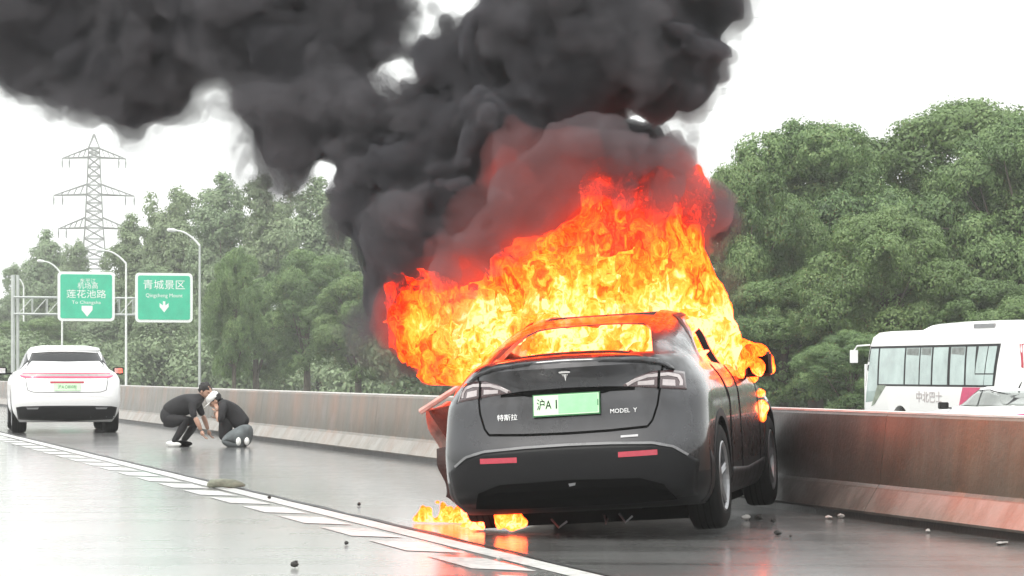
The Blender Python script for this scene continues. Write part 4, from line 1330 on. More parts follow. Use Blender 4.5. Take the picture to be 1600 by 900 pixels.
def crown_mesh(name, blobs, leaf, nleaf, seed, mat, tuft=0.55):
    """blobs: (center, radii). leaf clumps are set on and in each blob, each clump a puff of small leaf faces"""
    rs = np.random.RandomState(seed)
    P = []; Nn = []; S = []; T = []
    for c, rad in blobs:
        c = np.array(c); rad = np.array(rad)
        nc = max(12, int(7.5 * (rad.prod() ** (2 / 3)) / tuft ** 2))
        d = rs.randn(nc, 3); d /= np.linalg.norm(d, axis=1)[:, None]
        d[:, 2] = np.where(d[:, 2] < -0.5, -d[:, 2], d[:, 2])
        rr = 0.86 + 0.22 * rs.rand(nc, 1)
        cc = c + d * rad * rr
        bt = rs.rand() * 0.4 - 0.12
        for k in range(nc):
            tr = tuft * (0.5 + 1.0 * rs.rand())
            tint = rs.rand() * 0.35 + bt
            n = int(nleaf * (0.6 + 0.8 * rs.rand()))
            e = rs.randn(n, 3); e /= np.linalg.norm(e, axis=1)[:, None]
            q = tr * (0.7 + 0.35 * rs.rand(n, 1)) * np.array([1, 1, 0.8])
            P.append(cc[k] + e * q)
            Nn.append(e * 0.75 + d[k] * 0.7 + rs.randn(n, 3) * 0.30)
            S.append(leaf * (0.6 + 0.8 * rs.rand(n)))
            T.append(np.clip(tint + rs.rand(n) * 0.45, 0, 1))
    P = np.concatenate(P); Nn = np.concatenate(Nn); S = np.concatenate(S); T = np.concatenate(T)
    Nn /= np.linalg.norm(Nn, axis=1)[:, None]
    r = rs.randn(len(P), 3)
    X_ = np.cross(Nn, r); X_ /= np.linalg.norm(X_, axis=1)[:, None]
    Y_ = np.cross(Nn, X_)
    s_ = S[:, None]
    V = np.stack([P - X_ * s_, P - Y_ * s_ * 0.55 + Nn * s_ * 0.12, P + X_ * s_, P + Y_ * s_ * 0.55 + Nn * s_ * 0.12], 1).reshape(-1, 3)
    Fc = np.arange(len(V)).reshape(-1, 4)
    me_o = np_mesh(name, V, Fc, mat, None, smooth=False)
    at_ = me_o.data.attributes.new('tint', 'FLOAT', 'FACE')
    at_.data.foreach_set('value', T.astype(np.float32))
    return me_o

def trunk_mb(h, r, seed, lean=0.04, tips=None):
    rs = random.Random(seed); mb = MB()
    pts = []; x = y = 0
    for i in range(7):
        pts.append((x, y, h * i / 6)); x += rs.uniform(-lean, lean) * h / 6; y += rs.uniform(-lean, lean) * h / 6
    mb.tube(pts, [r * (1 - 0.11 * i) for i in range(7)], 8)
    return mb, pts

def make_tree(name, H_, W, kind, seed, leaf, nleaf, mat, label, group, tuft):
    rs = random.Random(seed)
    blobs = []
    if kind == 'round':
        n = 46
        for i in range(n):
            a = rs.uniform(0, 2 * math.pi); t = rs.random()
            z = H_ * (0.22 + 0.70 * t)
            env = math.sin(math.pi * min(1, (z / H_ - 0.12) / 0.95)) ** 0.55
            R = W / 2 * env * (0.62 + 0.30 * rs.random())
            b = rs.uniform(0.45, 1.15)
            blobs.append(((math.cos(a) * R, math.sin(a) * R, z), (b * 1.15, b * 1.15, b * 0.85)))
        for i in range(7):
            a = rs.uniform(0, 6.28); R = rs.uniform(0, 0.25) * W
            blobs.append(((math.cos(a) * R, math.sin(a) * R, H_ * rs.uniform(0.84, 0.95)), (0.9, 0.9, 0.75)))
        blobs.append(((0, 0, H_ * 0.5), (W * 0.26, W * 0.26, H_ * 0.30)))
    else:
        n = 26
        for i in range(n):
            a = rs.uniform(0, 2 * math.pi); t = rs.random()
            z = H_ * (0.15 + 0.80 * t)
            R = W / 2 * (1 - 0.75 * t ** 1.6) * rs.uniform(0.35, 0.9)
            b = W * rs.uniform(0.09, 0.15) * (1.2 - 0.5 * t) + 0.3
            blobs.append(((math.cos(a) * R, math.sin(a) * R, z), (b, b, b * 1.15)))
        for i in range(6):
            a = rs.uniform(0, 6.28); R = rs.uniform(0, 0.22) * W
            blobs.append(((math.cos(a) * R, math.sin(a) * R, H_ * rs.uniform(0.86, 1.0)), (0.35, 0.35, 0.9)))
        blobs.append(((0, 0, H_ * 0.42), (W * 0.24, W * 0.24, H_ * 0.34)))
    root = empty(name, (0, 0, 0), 0, label, 'tree', group)
    cr = crown_mesh('crown', blobs, leaf, nleaf, seed, mat, tuft); cr.parent = root
    mb, pts = trunk_mb(H_ * 0.72, 0.035 * W + 0.06, seed)
    tr = mb.build('trunk', M['bark'], root, smooth=True)
    for i in range(9):
        b = blobs[(i * 3) % len(blobs)][0]
        z0 = H_ * (0.18 + 0.05 * i); k = min(5, int(z0 / (H_ * 0.72) * 6)); p0 = Vector(pts[k]); p0.z = min(z0, b[2])
        c = Vector(b); mid = p0.lerp(c, 0.5) + Vector((0, 0, 0.25))
        MB().tube([p0, mid, c], [0.10, 0.07, 0.03], 6).build('limb', M['bark'], root, smooth=True)
    return root

TG1 = 'broad trees beyond the side road on the right'
TG2 = 'pale hazy trees beyond the barrier on the left'
rp = [make_tree('camphor_tree', 10.5, 8.6, 'round', 11, 0.062, 44, M['leaf_a'], 'x', TG1, 0.30),
      make_tree('camphor_tree', 10.0, 8.0, 'round', 12, 0.062, 44, M['leaf_a'], 'x', TG1, 0.30)]
lp = [make_tree('poplar_tree', 12.0, 7.0, 'tall', 21, 0.10, 30, M['leaf_b'], 'x', TG2, 0.34),
      make_tree('poplar_tree', 12.5, 6.2, 'tall', 22, 0.10, 30, M['leaf_b'], 'x', TG2, 0.34)]
used = set()
def place(protos, i, px, pytop, D, wpx, label, rz):
    """crown top at pytop, width wpx at distance D"""
    pr = protos[i]
    if i in used_of(protos): o = copy_tree(pr)
    else: o = pr; used_of(protos).add(i)
    H0 = {0: (10.5, 8.6), 1: (10.0, 8.0)}[i] if protos is rp else {0: (12.4, 7.0), 1: (12.9, 6.2)}[i]
    p = at(px, 582, D); z0 = -0.78 if D > 60 else LOW
    h = z_at(pytop, D) - z0; w = wpx / F * D
    o.location = (p.x, p.y, z0); o.rotation_euler = (0, 0, rz); o.scale = (w / H0[1], w / H0[1], h / H0[0])
    o['label'] = label
    return o
_u = {}
def used_of(p): return _u.setdefault(id(p), set())
place(rp, 0, 1480, 166, 96, 430, 'largest broad-leaved tree, its top highest on the right above the bus', 0.3)
place(rp, 1, 1275, 200, 92, 330, 'broad-leaved tree whose crown slopes down between the smoke and the tallest tree', 1.9)
place(rp, 0, 1178, 262, 86, 210, 'lower dark green tree just right of the flames and smoke', 4.0)
place(rp, 1, 1600, 195, 90, 300, 'broad-leaved tree cut off by the right edge above the bus roof', 3.1)
place(rp, 1, 1380, 330, 82, 260, 'rounded green tree standing in front of the tallest tree, left of the bus', 5.2)
place(rp, 0, 1560, 440, 80, 260, 'low bushy tree directly behind the bus roof on the right', 2.2)
place(rp, 1, 1225, 440, 84, 210, 'dark low tree behind the burning door mirror', 0.9)
place(rp, 0, 1100, 420, 88, 160, 'dark tree mostly hidden behind the flames', 2.9)
place(rp, 0, 1330, 520, 78, 170, 'low dark shrubby tree beside the front of the bus', 1.1)
# left
place(lp, 0, 30, 420, 262, 110, 'farthest pale tree at the left edge, behind the gantry post', 0.2)
place(lp, 1, 75, 368, 258, 110, 'pale tree with pointed tops behind the left green sign', 1.3)
place(lp, 0, 120, 385, 250, 100, 'pale tree standing at the foot of the pylon', 2.5)
place(lp, 1, 205, 345, 215, 130, 'tall pale tree right of the pylon, above the gap between the signs', 3.3)
place(lp, 0, 268, 305, 208, 150, 'tall tree behind the right green sign', 4.1)
place(lp, 1, 345, 283, 200, 150, 'tallest of the left trees, behind the tallest street lamp', 5.2)
place(lp, 0, 420, 286, 196, 160, 'tall tree whose top touches the drifting smoke', 0.9)
place(lp, 1, 500, 290, 190, 160, 'tall tree half hidden behind the dark smoke', 2.0)
place(lp, 0, 580, 330, 190, 160, 'tree behind the smoke column, left of the flames', 3.6)
place(lp, 1, 165, 430, 205, 120, 'lower pale tree seen between the two green signs', 4.8)
place(lp, 0, 240, 420, 185, 130, 'mid-height tree below the right green sign', 5.9)
place(rp, 0, 480, 395, 150, 150, 'light green rounded tree above the kneeling person', 1.6)
place(rp, 1, 560, 430, 145, 150, 'light green bushy tree left of the open car door', 2.7)
place(rp, 1, 400, 440, 160, 150, 'bushy tree above the two people, behind the barrier', 4.4)
place(rp, 0, 635, 480, 140, 140, 'bushy tree directly behind the left flames', 3.9)
place(rp, 1, 320, 470, 200, 150, 'dark green bush below the right green sign', 0.5)
place(rp, 0, 60, 500, 200, 150, 'pale bush behind the white car and gantry post', 5.0)
place(rp, 0, 740, 470, 140, 160, 'tree hidden mostly behind the burning car roof', 0.1)
place(rp, 0, 850, 470, 140, 160, 'bushy tree behind the middle of the flames', 2.1)
place(rp, 1, 960, 470, 140, 160, 'bushy tree behind the right part of the flames', 1.1)
place(rp, 1, 366, 392, 138, 92, 'light green tree standing in front of the tallest street lamp pole', 5.1)
# far wood behind all of them
def wood(px0, px1, D, top_fn, name_label, seed, n):
    rs = random.Random(seed); blobs = []
    for i in range(n):
        px = rs.uniform(px0, px1); p = at(px, 582, D + rs.uniform(-6, 6)); top = z_at(top_fn(px), D)
        z = rs.uniform(-0.5, top - 0.8); b = rs.uniform(1.0, 1.9)
        blobs.append(((p.x, p.y, z), (b * 1.3, b, b)))
    o = crown_mesh('far_wood', blobs, 0.16, 34, seed, M['leaf_b'], 0.9)
    tag(o, kind='stuff'); return o
wood(-40, 700, 275, lambda px: 470 - 60 * max(0, min(1, (px - 150) / 150)), '', 31, 130)
wood(-30, 660, 186, lambda px: 545 - 20 * math.sin(px * 0.03), '', 33, 75)
wood(1000, 1650, 100, lambda px: 540 - 14 * math.sin(px * 0.02), '', 34, 40)
wood(650, 2600, 130, lambda px: 430 - 100 * max(0, min(1, (px - 1100) / 200)), '', 32, 330)

# ------------------------------------------------------------------ haze
M_h = N('pale_air')
hv = M_h.n('ShaderNodeVolumePrincipled', Color=(0.985, 0.99, 0.985), Density=0.00062, Anisotropy=0.2)
M_h.volume(hv); M_h.m.cycles.homogeneous_volume = True
hz = MB(); hz.box((0, 225, 23.5), (640, 500, 50.6))
tag(hz.build('haze', M_h.m), kind='stuff')
# ------------------------------------------------------------------ people
def skin_body(name, chains, mat, parent, sub=2):
    """chains: list of [(x,y,z,r), ...]; later chains start on a vertex already placed"""
    V = []; R = []; E = []; key = {}
    def vid(p):
        k = (round(p[0], 3), round(p[1], 3), round(p[2], 3))
        if k not in key:
            key[k] = len(V); V.append(p[:3]); R.append(p[3])
        return key[k]
    for ch in chains:
        ids = [vid(p) for p in ch]
        E += list(zip(ids[:-1], ids[1:]))
    me = bpy.data.meshes.new(name); me.from_pydata(V, E, [])
    o = bpy.data.objects.new(name, me); col.objects.link(o)
    md = o.modifiers.new('skin', 'SKIN')
    for i, r in enumerate(R):
        sv = me.skin_vertices[0].data[i]; rr = r if isinstance(r, tuple) else (r, r)
        sv.radius = rr; sv.use_root = (i == 0)
    md.use_smooth_shade = True
    sb = o.modifiers.new('sub', 'SUBSURF'); sb.levels = sub; sb.render_levels = sub
    dg = bpy.context.evaluated_depsgraph_get()
    m2 = bpy.data.meshes.new_from_object(o.evaluated_get(dg)); m2.name = name
    bpy.data.objects.remove(o, do_unlink=True)
    m2.materials.clear(); m2.materials.append(mat)
    m2.polygons.foreach_set('use_smooth', [True] * len(m2.polygons))
    o = bpy.data.objects.new(name, m2); col.objects.link(o)
    if parent is not None: o.parent = parent
    return o
def ball(mb, c, r, n=14, m_=10):
    c = Vector(c); k = len(mb.v)
    for i in range(m_ + 1):
        ph = math.pi * i / m_
        for j in range(n):
            q = 2 * math.pi * j / n
            mb.v.append(c + Vector((r[0] * math.sin(ph) * math.cos(q), r[1] * math.sin(ph) * math.sin(q), r[2] * math.cos(ph))))
    for i in range(m_):
        for j in range(n):
            a = k + i * n + j; b = k + i * n + (j + 1) % n
            mb.f.append((a, b, b + n, a + n))
    return mb
M['skin'] = simple('skin', (0.50, 0.30, 0.22), 0.5, var=0.08)
M['black_cloth'] = simple('black_cloth', (0.018, 0.018, 0.02), 0.85, bump=0.5, var=0.3, scale=9)
M['black_trouser'] = simple('black_trouser_cloth', (0.014, 0.014, 0.016), 0.85, bump=0.4, var=0.3, scale=9)
M['jeans'] = simple('grey_jeans', (0.12, 0.135, 0.14), 0.85, bump=0.4, var=0.35, scale=7)
M['hair'] = simple('black_hair', (0.012, 0.010, 0.010), 0.6, bump=0.6, var=0.4, scale=30)
M['white_cloth'] = simple('white_cloth', (0.80, 0.80, 0.78), 0.7)
M['burgundy'] = simple('dark_red_cloth', (0.10, 0.02, 0.025), 0.8)

def hand(body_parent, wrist, d, palm_n, mat, curl=0.5, s=1.0):
    """palm with four bent fingers and a thumb from its side"""
    d = Vector(d).normalized(); pn = Vector(palm_n).normalized(); w_ = d.cross(pn).normalized(); pn = w_.cross(d).normalized()
    W_ = Vector(wrist)
    ch = [[(*W_, 0.026 * s), (*(W_ + d * 0.045 * s), (0.036 * s)), (*(W_ + d * 0.085 * s), 0.034 * s)]]
    base = W_ + d * 0.085 * s
    chs = [skin_body('palm_tmp', ch, mat, None, 1)]
    parts = [chs[0]]
    for k, ln in enumerate((0.075, 0.085, 0.08, 0.062)):
        o_ = base + w_ * (0.027 - 0.018 * k) * s
        a = o_ + (d * math.cos(curl * 0.4) + pn * math.sin(curl * 0.4)) * ln * 0.5 * s
        b = a + (d * math.cos(curl * 1.2) + pn * math.sin(curl * 1.2)) * ln * 0.5 * s
        parts.append(skin_body('finger_tmp', [[(*(o_ - d * 0.02 * s), 0.010 * s), (*a, 0.009 * s), (*b, 0.007 * s)]], mat, None, 1))
    t0 = W_ + d * 0.025 * s + w_ * 0.03 * s
    t1 = t0 + (d * 0.5 + w_ * 0.75 + pn * 0.3) * 0.045 * s; t2 = t1 + (d * 0.85 + w_ * 0.2 + pn * 0.35) * 0.035 * s
    parts.append(skin_body('thumb_tmp', [[(*t0, 0.012 * s), (*t1, 0.011 * s), (*t2, 0.009 * s)]], mat, None, 1))
    return parts
def join_meshes(name, objs, parent):
    bm = bmesh.new()
    for o in objs:
        bm.from_mesh(o.data)
    me = bpy.data.meshes.new(name); bm.to_mesh(me); bm.free()
    for q in objs[0].data.materials: me.materials.append(q)
    for o in objs: bpy.data.objects.remove(o, do_unlink=True)
    me.polygons.foreach_set('use_smooth', [True] * len(me.polygons))
    o = bpy.data.objects.new(name, me); col.objects.link(o); o.parent = parent
    return o
def head(c, face_dir, parent, hair_long=False, up=(0, 0, 1)):
    """head with nose, brows, mouth and ears turned to face_dir"""
    f = Vector(face_dir).normalized(); u = Vector(up).normalized(); r = f.cross(u).normalized(); u = r.cross(f).normalized()
    R_ = Matrix((r, f, u)).transposed()
    mb = MB(); ball(mb, (0, 0, 0.015), (0.076, 0.095, 0.105), 18, 14)
    for v in mb.v:
        if v.z < -0.01: v.x *= 1 + v.z * 1.9; v.y = v.y * (1 + v.z * 0.9) + 0.018
    ball(mb, (0, 0.098, -0.005), (0.013, 0.018, 0.022), 8, 6)
    ball(mb, (0, 0.090, -0.048), (0.024, 0.010, 0.008), 8, 5)
    for s_ in (-1, 1):
        ball(mb, (s_ * 0.079, 0.0, -0.005), (0.010, 0.020, 0.030), 8, 6)
        ball(mb, (s_ * 0.030, 0.087, 0.035), (0.022, 0.012, 0.008), 8, 5)
    mb.tube([(0, -0.02, -0.06), (0, -0.045, -0.16)], [0.052, 0.056], 12)
    for v in mb.v: v.xyz = R_ @ v + Vector(c)
    h = mb.build('head', M['skin'], parent, smooth=True)
    e = MB()
    for s_ in (-1, 1): ball(e, (s_ * 0.030, 0.090, 0.016), (0.012, 0.008, 0.006), 8, 5)
    for v in e.v: v.xyz = R_ @ v + Vector(c)
    tag(e.build('eyes', M['hair'], h), kind='stuff')
    hb = MB(); ball(hb, (0, -0.018, 0.038), (0.088, 0.102, 0.100), 26, 18)
    vn = VNoise(77)
    for v in hb.v:
        q = float(vn(np.array([v.x + 3]), np.array([v.y + 3]), np.array([v.z + 3]), 38)[0])
        v.xyz = v + (v - Vector((0, 0, 0.02))).normalized() * q * 0.016
        if v.y > 0.045 and v.z < 0.055: v.y = 0.045 + (v.y - 0.045) * 0.1
        if hair_long and v.z < 0.0: v.z -= 0.08
    for v in hb.v: v.xyz = R_ @ v + Vector(c)
    hb.build('hair', M['hair'], h, smooth=True)
    return h, R_

def shoe(p, d, mat, parent, name='shoe', s=1.0, pitch=0.0):
    d = Vector((d[0], d[1], 0)).normalized(); r = Vector((d.y, -d.x, 0))
    mb = MB(); ball(mb, (0, 0.07, 0.045), (0.045, 0.14, 0.045), 14, 10)
    for v in mb.v:
        if v.z < 0.012: v.z = 0.0
        if v.y < 0.03: v.z += 0.018 * (v.z > 0.03)
    R_ = Matrix((r, d, Vector((0, 0, 1)))).transposed() @ Matrix.Rotation(pitch, 3, 'X')
    for v in mb.v: v.xyz = R_ @ (v * s) + Vector(p)
    return mb.build(name, mat, parent, smooth=True)

# ---- crouching man: local x to the right in the photo, y away, z up (metres)
PD = 4400 / (698 - 582)
def man():
    p = at(282, 698, PD)
    root = empty('person', (p.x, p.y, 0), 0, 'crouching person in black with dark hair, leaning forward with both arms reaching down', 'person', 'people on the road by the barrier')
    k = PD / F  # metres per pixel
    def P(px, py, y=0.0, r=0.05): return ((px - 282) * k, y, (698 - py) * k, r)
    # torso (photo pixels): hips 262,650, chest 300,632, neck 316,618
    skin_body('body', [
        [P(257, 648, 0, 0.12), P(266, 642, 0, 0.15), P(277, 637, 0, (0.165, 0.17)), P(292, 631, 0, (0.16, 0.175)), P(306, 626, 0, (0.13, 0.165)), P(314, 621, 0, 0.075), P(317, 617, 0, 0.055)],
        [P(306, 626, 0, (0.13, 0.165)), P(303, 632, -0.20, 0.068), P(305, 646, -0.26, 0.056), P(308, 652, -0.25, 0.052)],
        [P(306, 626, 0, (0.13, 0.165)), P(306, 631, 0.20, 0.068), P(311, 644, 0.24, 0.054), P(314, 650, 0.22, 0.050)],
    ], M['black_cloth'], root)
    skin_body('trousers', [
        [P(262, 650, 0, (0.165, 0.165)), P(255, 651, 0, 0.11), P(250, 652, 0, 0.05)],
        [P(267, 644, 0, 0.155), P(262, 650, 0, (0.165, 0.165)), P(264, 657, -0.10, 0.10), P(276, 657, -0.13, 0.092), P(294, 655, -0.16, 0.075), P(284, 674, -0.15, 0.060), P(272, 692, -0.14, 0.046)],
        [P(262, 650, 0, (0.165, 0.165)), P(268, 657, 0.10, 0.10), P(285, 658, 0.15, 0.092), P(305, 660, 0.17, 0.072), P(294, 676, 0.16, 0.058), P(283, 691, 0.14, 0.045)],
    ], M['black_trouser'], root)
    for (pts, y) in (([P(308, 651, -0.25, 0.042), P(313, 662, -0.24, 0.040), P(317, 672, -0.20, 0.028)], 0), ([P(314, 649, 0.22, 0.042), P(319, 661, 0.20, 0.038), P(323, 672, 0.15, 0.027)], 0)):
        a = skin_body('arm_tmp', [pts], M['skin'], None, 2)
        w_ = pts[-1][:3]
        hs = hand(root, w_, (0.35, 0.05, -0.9), (1, 0, 0.1), M['skin'], 0.8)
        join_meshes('forearm', [a] + hs, root)
    head((P(321, 612)[0], -0.02, P(321, 612)[2] + 0.005), (0.80, -0.55, -0.42), root)
    shoe((P(270, 697)[0] - 0.03, -0.14, 0), (1, -0.15, 0), M['white_cloth'], root, s=0.86)
    shoe((P(283, 696)[0] - 0.03, 0.14, 0.0), (1, -0.2, 0), M['gap'], root, s=0.9)
    return root
man()
def kneeler():
    px0 = 372
    p = at(px0, 698, PD)
    root = empty('person', (p.x, p.y, 0), 0, 'kneeling person in a black top, grey jeans and white cap, head bowed', 'person', 'people on the road by the barrier')
    k = PD / F
    def P(px, py, y=0.0, r=0.05): return ((px - px0) * k, y, (698 - py) * k, r)
    skin_body('body', [
        [P(385, 668, 0, (0.11, 0.13)), P(375, 658, 0, (0.12, 0.15)), P(363, 646, 0, (0.125, 0.17)), P(351, 633, 0, (0.10, 0.16)), P(345, 627, 0, 0.065), P(342, 624, 0, 0.05)],
        [P(351, 633, 0, (0.10, 0.16)), P(350, 639, -0.20, 0.065), P(349, 652, -0.24, 0.055), P(346, 660, -0.22, 0.046)],
        [P(351, 633, 0, (0.10, 0.16)), P(352, 640, 0.20, 0.065), P(354, 655, 0.24, 0.054), P(350, 664, 0.2, 0.046)],
    ], M['black_cloth'], root)
    # front of the shirt hanging over the thighs
    skin_body('shirt_front', [[P(352, 642, 0, 0.10), P(354, 660, 0, 0.12), P(351, 678, 0, 0.11), P(350, 690, 0.0, 0.07)]], M['black_cloth'], root)
    skin_body('jeans', [
        [P(381, 663, 0, (0.19, 0.18)), P(385, 674, 0, 0.22), P(378, 682, -0.13, 0.17), P(364, 684, -0.16, 0.13), P(351, 689, -0.16, 0.085), P(366, 694, -0.18, 0.062), P(384, 695, -0.17, 0.05)],
        [P(385, 674, 0, 0.22), P(380, 682, 0.13, 0.16), P(369, 684, 0.16, 0.12), P(354, 689, 0.16, 0.08), P(367, 694, 0.17, 0.052), P(385, 695, 0.15, 0.044)],
    ], M['jeans'], root)
    for pts in ([P(346, 659, -0.22, 0.040), P(342, 650, -0.21, 0.036), P(342, 643, -0.14, 0.028)], [P(350, 663, 0.2, 0.040), P(343, 657, 0.16, 0.036), P(338, 655, 0.10, 0.027)]):
        a = skin_body('arm_tmp', [pts], M['skin'], None, 2)
        hs = hand(root, pts[-1][:3], (-0.2, 0.3, 0.9), (0, 1, 0), M['skin'], 0.9)
        join_meshes('forearm', [a] + hs, root)
    hc = (P(337, 626)[0], -0.02, P(337, 626)[2])
    h, R_ = head(hc, (-0.72, -0.10, -0.66), root)
    cap = MB(); ball(cap, (0, 0.0, 0.062), (0.094, 0.112, 0.088), 20, 14)
    for v in cap.v:
        if v.z < 0.03: v.z = 0.03
    cap.box((0, 0.135, 0.036), (0.13, 0.11, 0.012))
    for v in cap.v: v.xyz = R_ @ v + Vector(hc)
    cap.build('cap', M['white_cloth'], h, smooth=True)
    for (x, y, z, r) in (P(376, 693, -0.30, 0), P(388, 692, -0.22, 0)):
        mb = MB(); ball(mb, (x, y, 0.085), (0.038, 0.045, 0.062), 14, 10)
        for v in mb.v: v.z = max(v.z, 0.004)
        mb.build('shoe', M['white_cloth'], root, smooth=True)
    return root
kneeler()

# ------------------------------------------------------------------ debris
def lump(name, px, py, size, mat, label, cat='debris', group='scraps of burnt debris on the road', sc=(1, 1, 0.7), seed=0):
    D = F * CAM_H / (py - HOR); p = at(px, py, D)
    rs = np.random.RandomState(seed + 100)
    mb = MB(); ball(mb, (0, 0, 0), (size * sc[0], size * sc[1], size * sc[2]), 9, 6)
    for v in mb.v: v.xyz = v * 0.8 * (0.65 + 0.7 * rs.rand())
    mn = min(v.z for v in mb.v)
    for v in mb.v: v.z -= mn
    o = mb.build(name, mat); o.location = (p.x, p.y, 0.002); o.rotation_euler = (0, 0, rs.rand() * 6); sharp(o, 20)
    tag(o, label, cat, group); return o
M['lump'] = simple('burnt_lump', (0.03, 0.028, 0.026), 0.8, bump=0.7, var=0.5, scale=20)
M['pale_lump'] = simple('pale_scrap', (0.42, 0.40, 0.38), 0.7, var=0.2, scale=20)
M['foam'] = simple('dirty_foam', (0.26, 0.27, 0.21), 0.9, bump=0.6, var=0.35, scale=14)
lump('debris', 461, 888, 0.030, M['lump'], 'black burnt lump nearest the bottom left of the road', seed=1)
lump('debris', 541, 852, 0.018, M['lump'], 'small black scrap left of the slow-down dashes', seed=2)
lump('debris', 421, 780, 0.022, M['lump'], 'small black scrap on the edge line near the foam bolster', seed=3)
lump('debris', 561, 791, 0.022, M['lump'], 'dark scrap on the road left of the puddle flames', seed=6)
lump('debris', 1215, 837, 0.026, M['lump'], 'round black lump on the road right of the rear wheel', seed=7)
lump('debris', 1186, 814, 0.035, M['lump'], 'black lump close behind the right rear wheel', seed=8)
lump('debris', 1208, 818, 0.024, M['lump'], 'black scrap between the rear wheel and the barrier', seed=18)
lump('debris', 1235, 840, 0.012, M['lump'], 'tiny scrap beside the round black lump', seed=28)
lump('debris', 1165, 814, 0.04, M['pale_lump'], 'pale curled scrap beside the right rear tyre', sc=(1.2, 0.4, 0.6), seed=9)
lump('debris', 1295, 811, 0.040, M['pale_lump'], 'longer pale scrap at the foot of the barrier', sc=(1.5, 0.6, 0.35), seed=10)
lump('debris', 1314, 810, 0.028, M['pale_lump'], 'round pale scrap at the foot of the barrier', seed=11)
lump('debris', 1450, 833, 0.020, M['pale_lump'], 'small pale scrap at the foot of the reddish barrier', seed=12)
lump('debris', 1565, 851, 0.06, M['pale_lump'], 'flat pale scrap near the bottom right corner', sc=(1.6, 0.6, 0.15), seed=13)
lump('debris', 781, 878, 0.022, M['pale_lump'], 'white lump on the edge line in front of the car', seed=14)
D = F * CAM_H / (763 - HOR); p = at(352, 763, D)
fo = MB(); n = 12
fo.tube([(-0.20, 0, 0.055), (-0.17, 0, 0.058), (-0.05, 0.01, 0.056), (0.08, 0, 0.055), (0.17, -0.01, 0.05), (0.21, -0.01, 0.045)], [0.022, 0.05, 0.055, 0.052, 0.05, 0.025], 10)
for v in crumple(fo, 0.018, 31, 14).v: v.z = max(0.0, v.z)
fo = fo.build('foam_bolster', M['foam'], smooth=True); fo.location = (p.x, p.y, 0.003); fo.rotation_euler = (0, 0, -0.3); fo.scale = (0.92, 0.8, 0.72)
tag(fo, 'grey green foam roll lying across the edge line', 'foam roll')
# ------------------------------------------------------------------ smoke and fire
D0 = 19.6
def puffs_field(X, Y, Z, puffs, k=0.16):
    """smooth union of balls given as (px, py, radius px, depth offset)"""
    acc = np.zeros(X.shape, np.float32)
    for px, py, r, dd in puffs:
        c = at(px, py, D0 + dd); R = r / F * (D0 + dd)
        d = np.sqrt((X - c.x) ** 2 + (Y - c.y) ** 2 + (Z - c.z) ** 2) - R
        acc += np.exp(-np.clip(d, -3, 6) / k)
    return -k * np.log(acc + 1e-12)

def m_smoke(name, dens, colr, aniso=0.2, emit=None):
    m = N(name)
    b = m.n('ShaderNodeVolumePrincipled', Color=colr, Density=dens, Anisotropy=aniso)
    if emit:
        b.inputs['Emission Color'].default_value = (*emit[0], 1); b.inputs['Emission Strength'].default_value = emit[1]
    mm_ = m.volume(b)
    mm_.cycles.homogeneous_volume = True
    return mm_

n1, n2, n3, n4 = VNoise(1), VNoise(2), VNoise(3), VNoise(4)
SM = [(-30, 0, 130, 1.6), (60, 40, 108, 1.6), (130, 72, 108, 1.5), (200, 95, 108, 1.4), (262, 66, 108, 1.3), (330, 5, 100, 1.2), (60, -60, 150, 1.6), (200, -60, 150, 1.5),
      (400, 30, 110, 1.0), (465, 185, 92, 0.9), (455, 110, 100, 0.9), (540, 60, 105, 0.9), (555, 200, 105, 0.7), (600, 290, 98, 0.5), (640, 380, 92, 0.3), (655, 455, 74, 0.1), (668, 525, 42, 0.1), (606, 470, 44, 0.5), (622, 515, 36, 0.5), (648, 552, 28, 0.5), (1118, 330, 22, 0.6), (1112, 380, 18, 0.6),
      (-90, -60, 110, 1.6), (0, -150, 120, 1.6), (160, -170, 120, 1.5), (330, -180, 110, 1.3), (480, -170, 120, 1.1), (640, -150, 110, 0.8), (790, -170, 120, 0.6), (930, -180, 110, 0.4), (500, -60, 120, 1.0), (340, -80, 120, 1.2),
      (690, 190, 100, 0.5), (700, 290, 110, 0.3), (740, 400, 90, 0.4), (780, 330, 110, 0.2), (780, 200, 120, 0.2), (740, 95, 90, 0.3), (820, 60, 110, 0.2), (900, 90, 100, 0.1),
      (960, 50, 105, 0.1), (1040, 50, 100, 0.0), (1075, 85, 82, 0.0), (1085, 0, 70, 0.0), (1010, 110, 78, 0.2), (930, 150, 80, 0.3), (860, 230, 100, 0.5),
      (900, -60, 130, 0.2), (1020, -60, 110, 0.2), (800, -80, 80, 0.3), (940, 260, 80, 0.6), (850, 350, 90, 0.6), (1000, 260, 60, 0.7)]
HOLES = [(622, 104, 26), (640, 60, 14), (650, -8, 26), (700, -18, 34), (740, -12, 22), (345, 150, 26), (360, 195, 22), (496, 268, 14)]
lo = (at(-215, 0, D0 + 1.6).x, D0 - 1.45, 1.0); hi = (2.25, D0 + 2.75, 5.25)
H = 0.037
X, Y, Z = grid(lo, hi, H)
base = puffs_field(X, Y, Z, SM, 0.075)
for px, py, r in HOLES:
    cx, cz = (px - 800) / F, (HOR - py) / F
    dd = np.sqrt((X - cx * Y) ** 2 + (Z - CAM_H - cz * Y) ** 2) - r / F * Y
    base = np.maximum(base, -dd + 0.02)
wx = n1(X, Y, Z, 1.3) * 0.22; wz = n2(X, Y, Z, 1.3) * 0.22; wy = n3(X, Y, Z, 1.3) * 0.2
w1 = worley(X + wx + 20, Y + wy, Z + wz + 20, 2.1, 5)
w2 = worley(X + wx + 20, Y + wy, Z + wz + 20, 4.6, 6)
w3 = n4(X, Y, Z, 9.0)
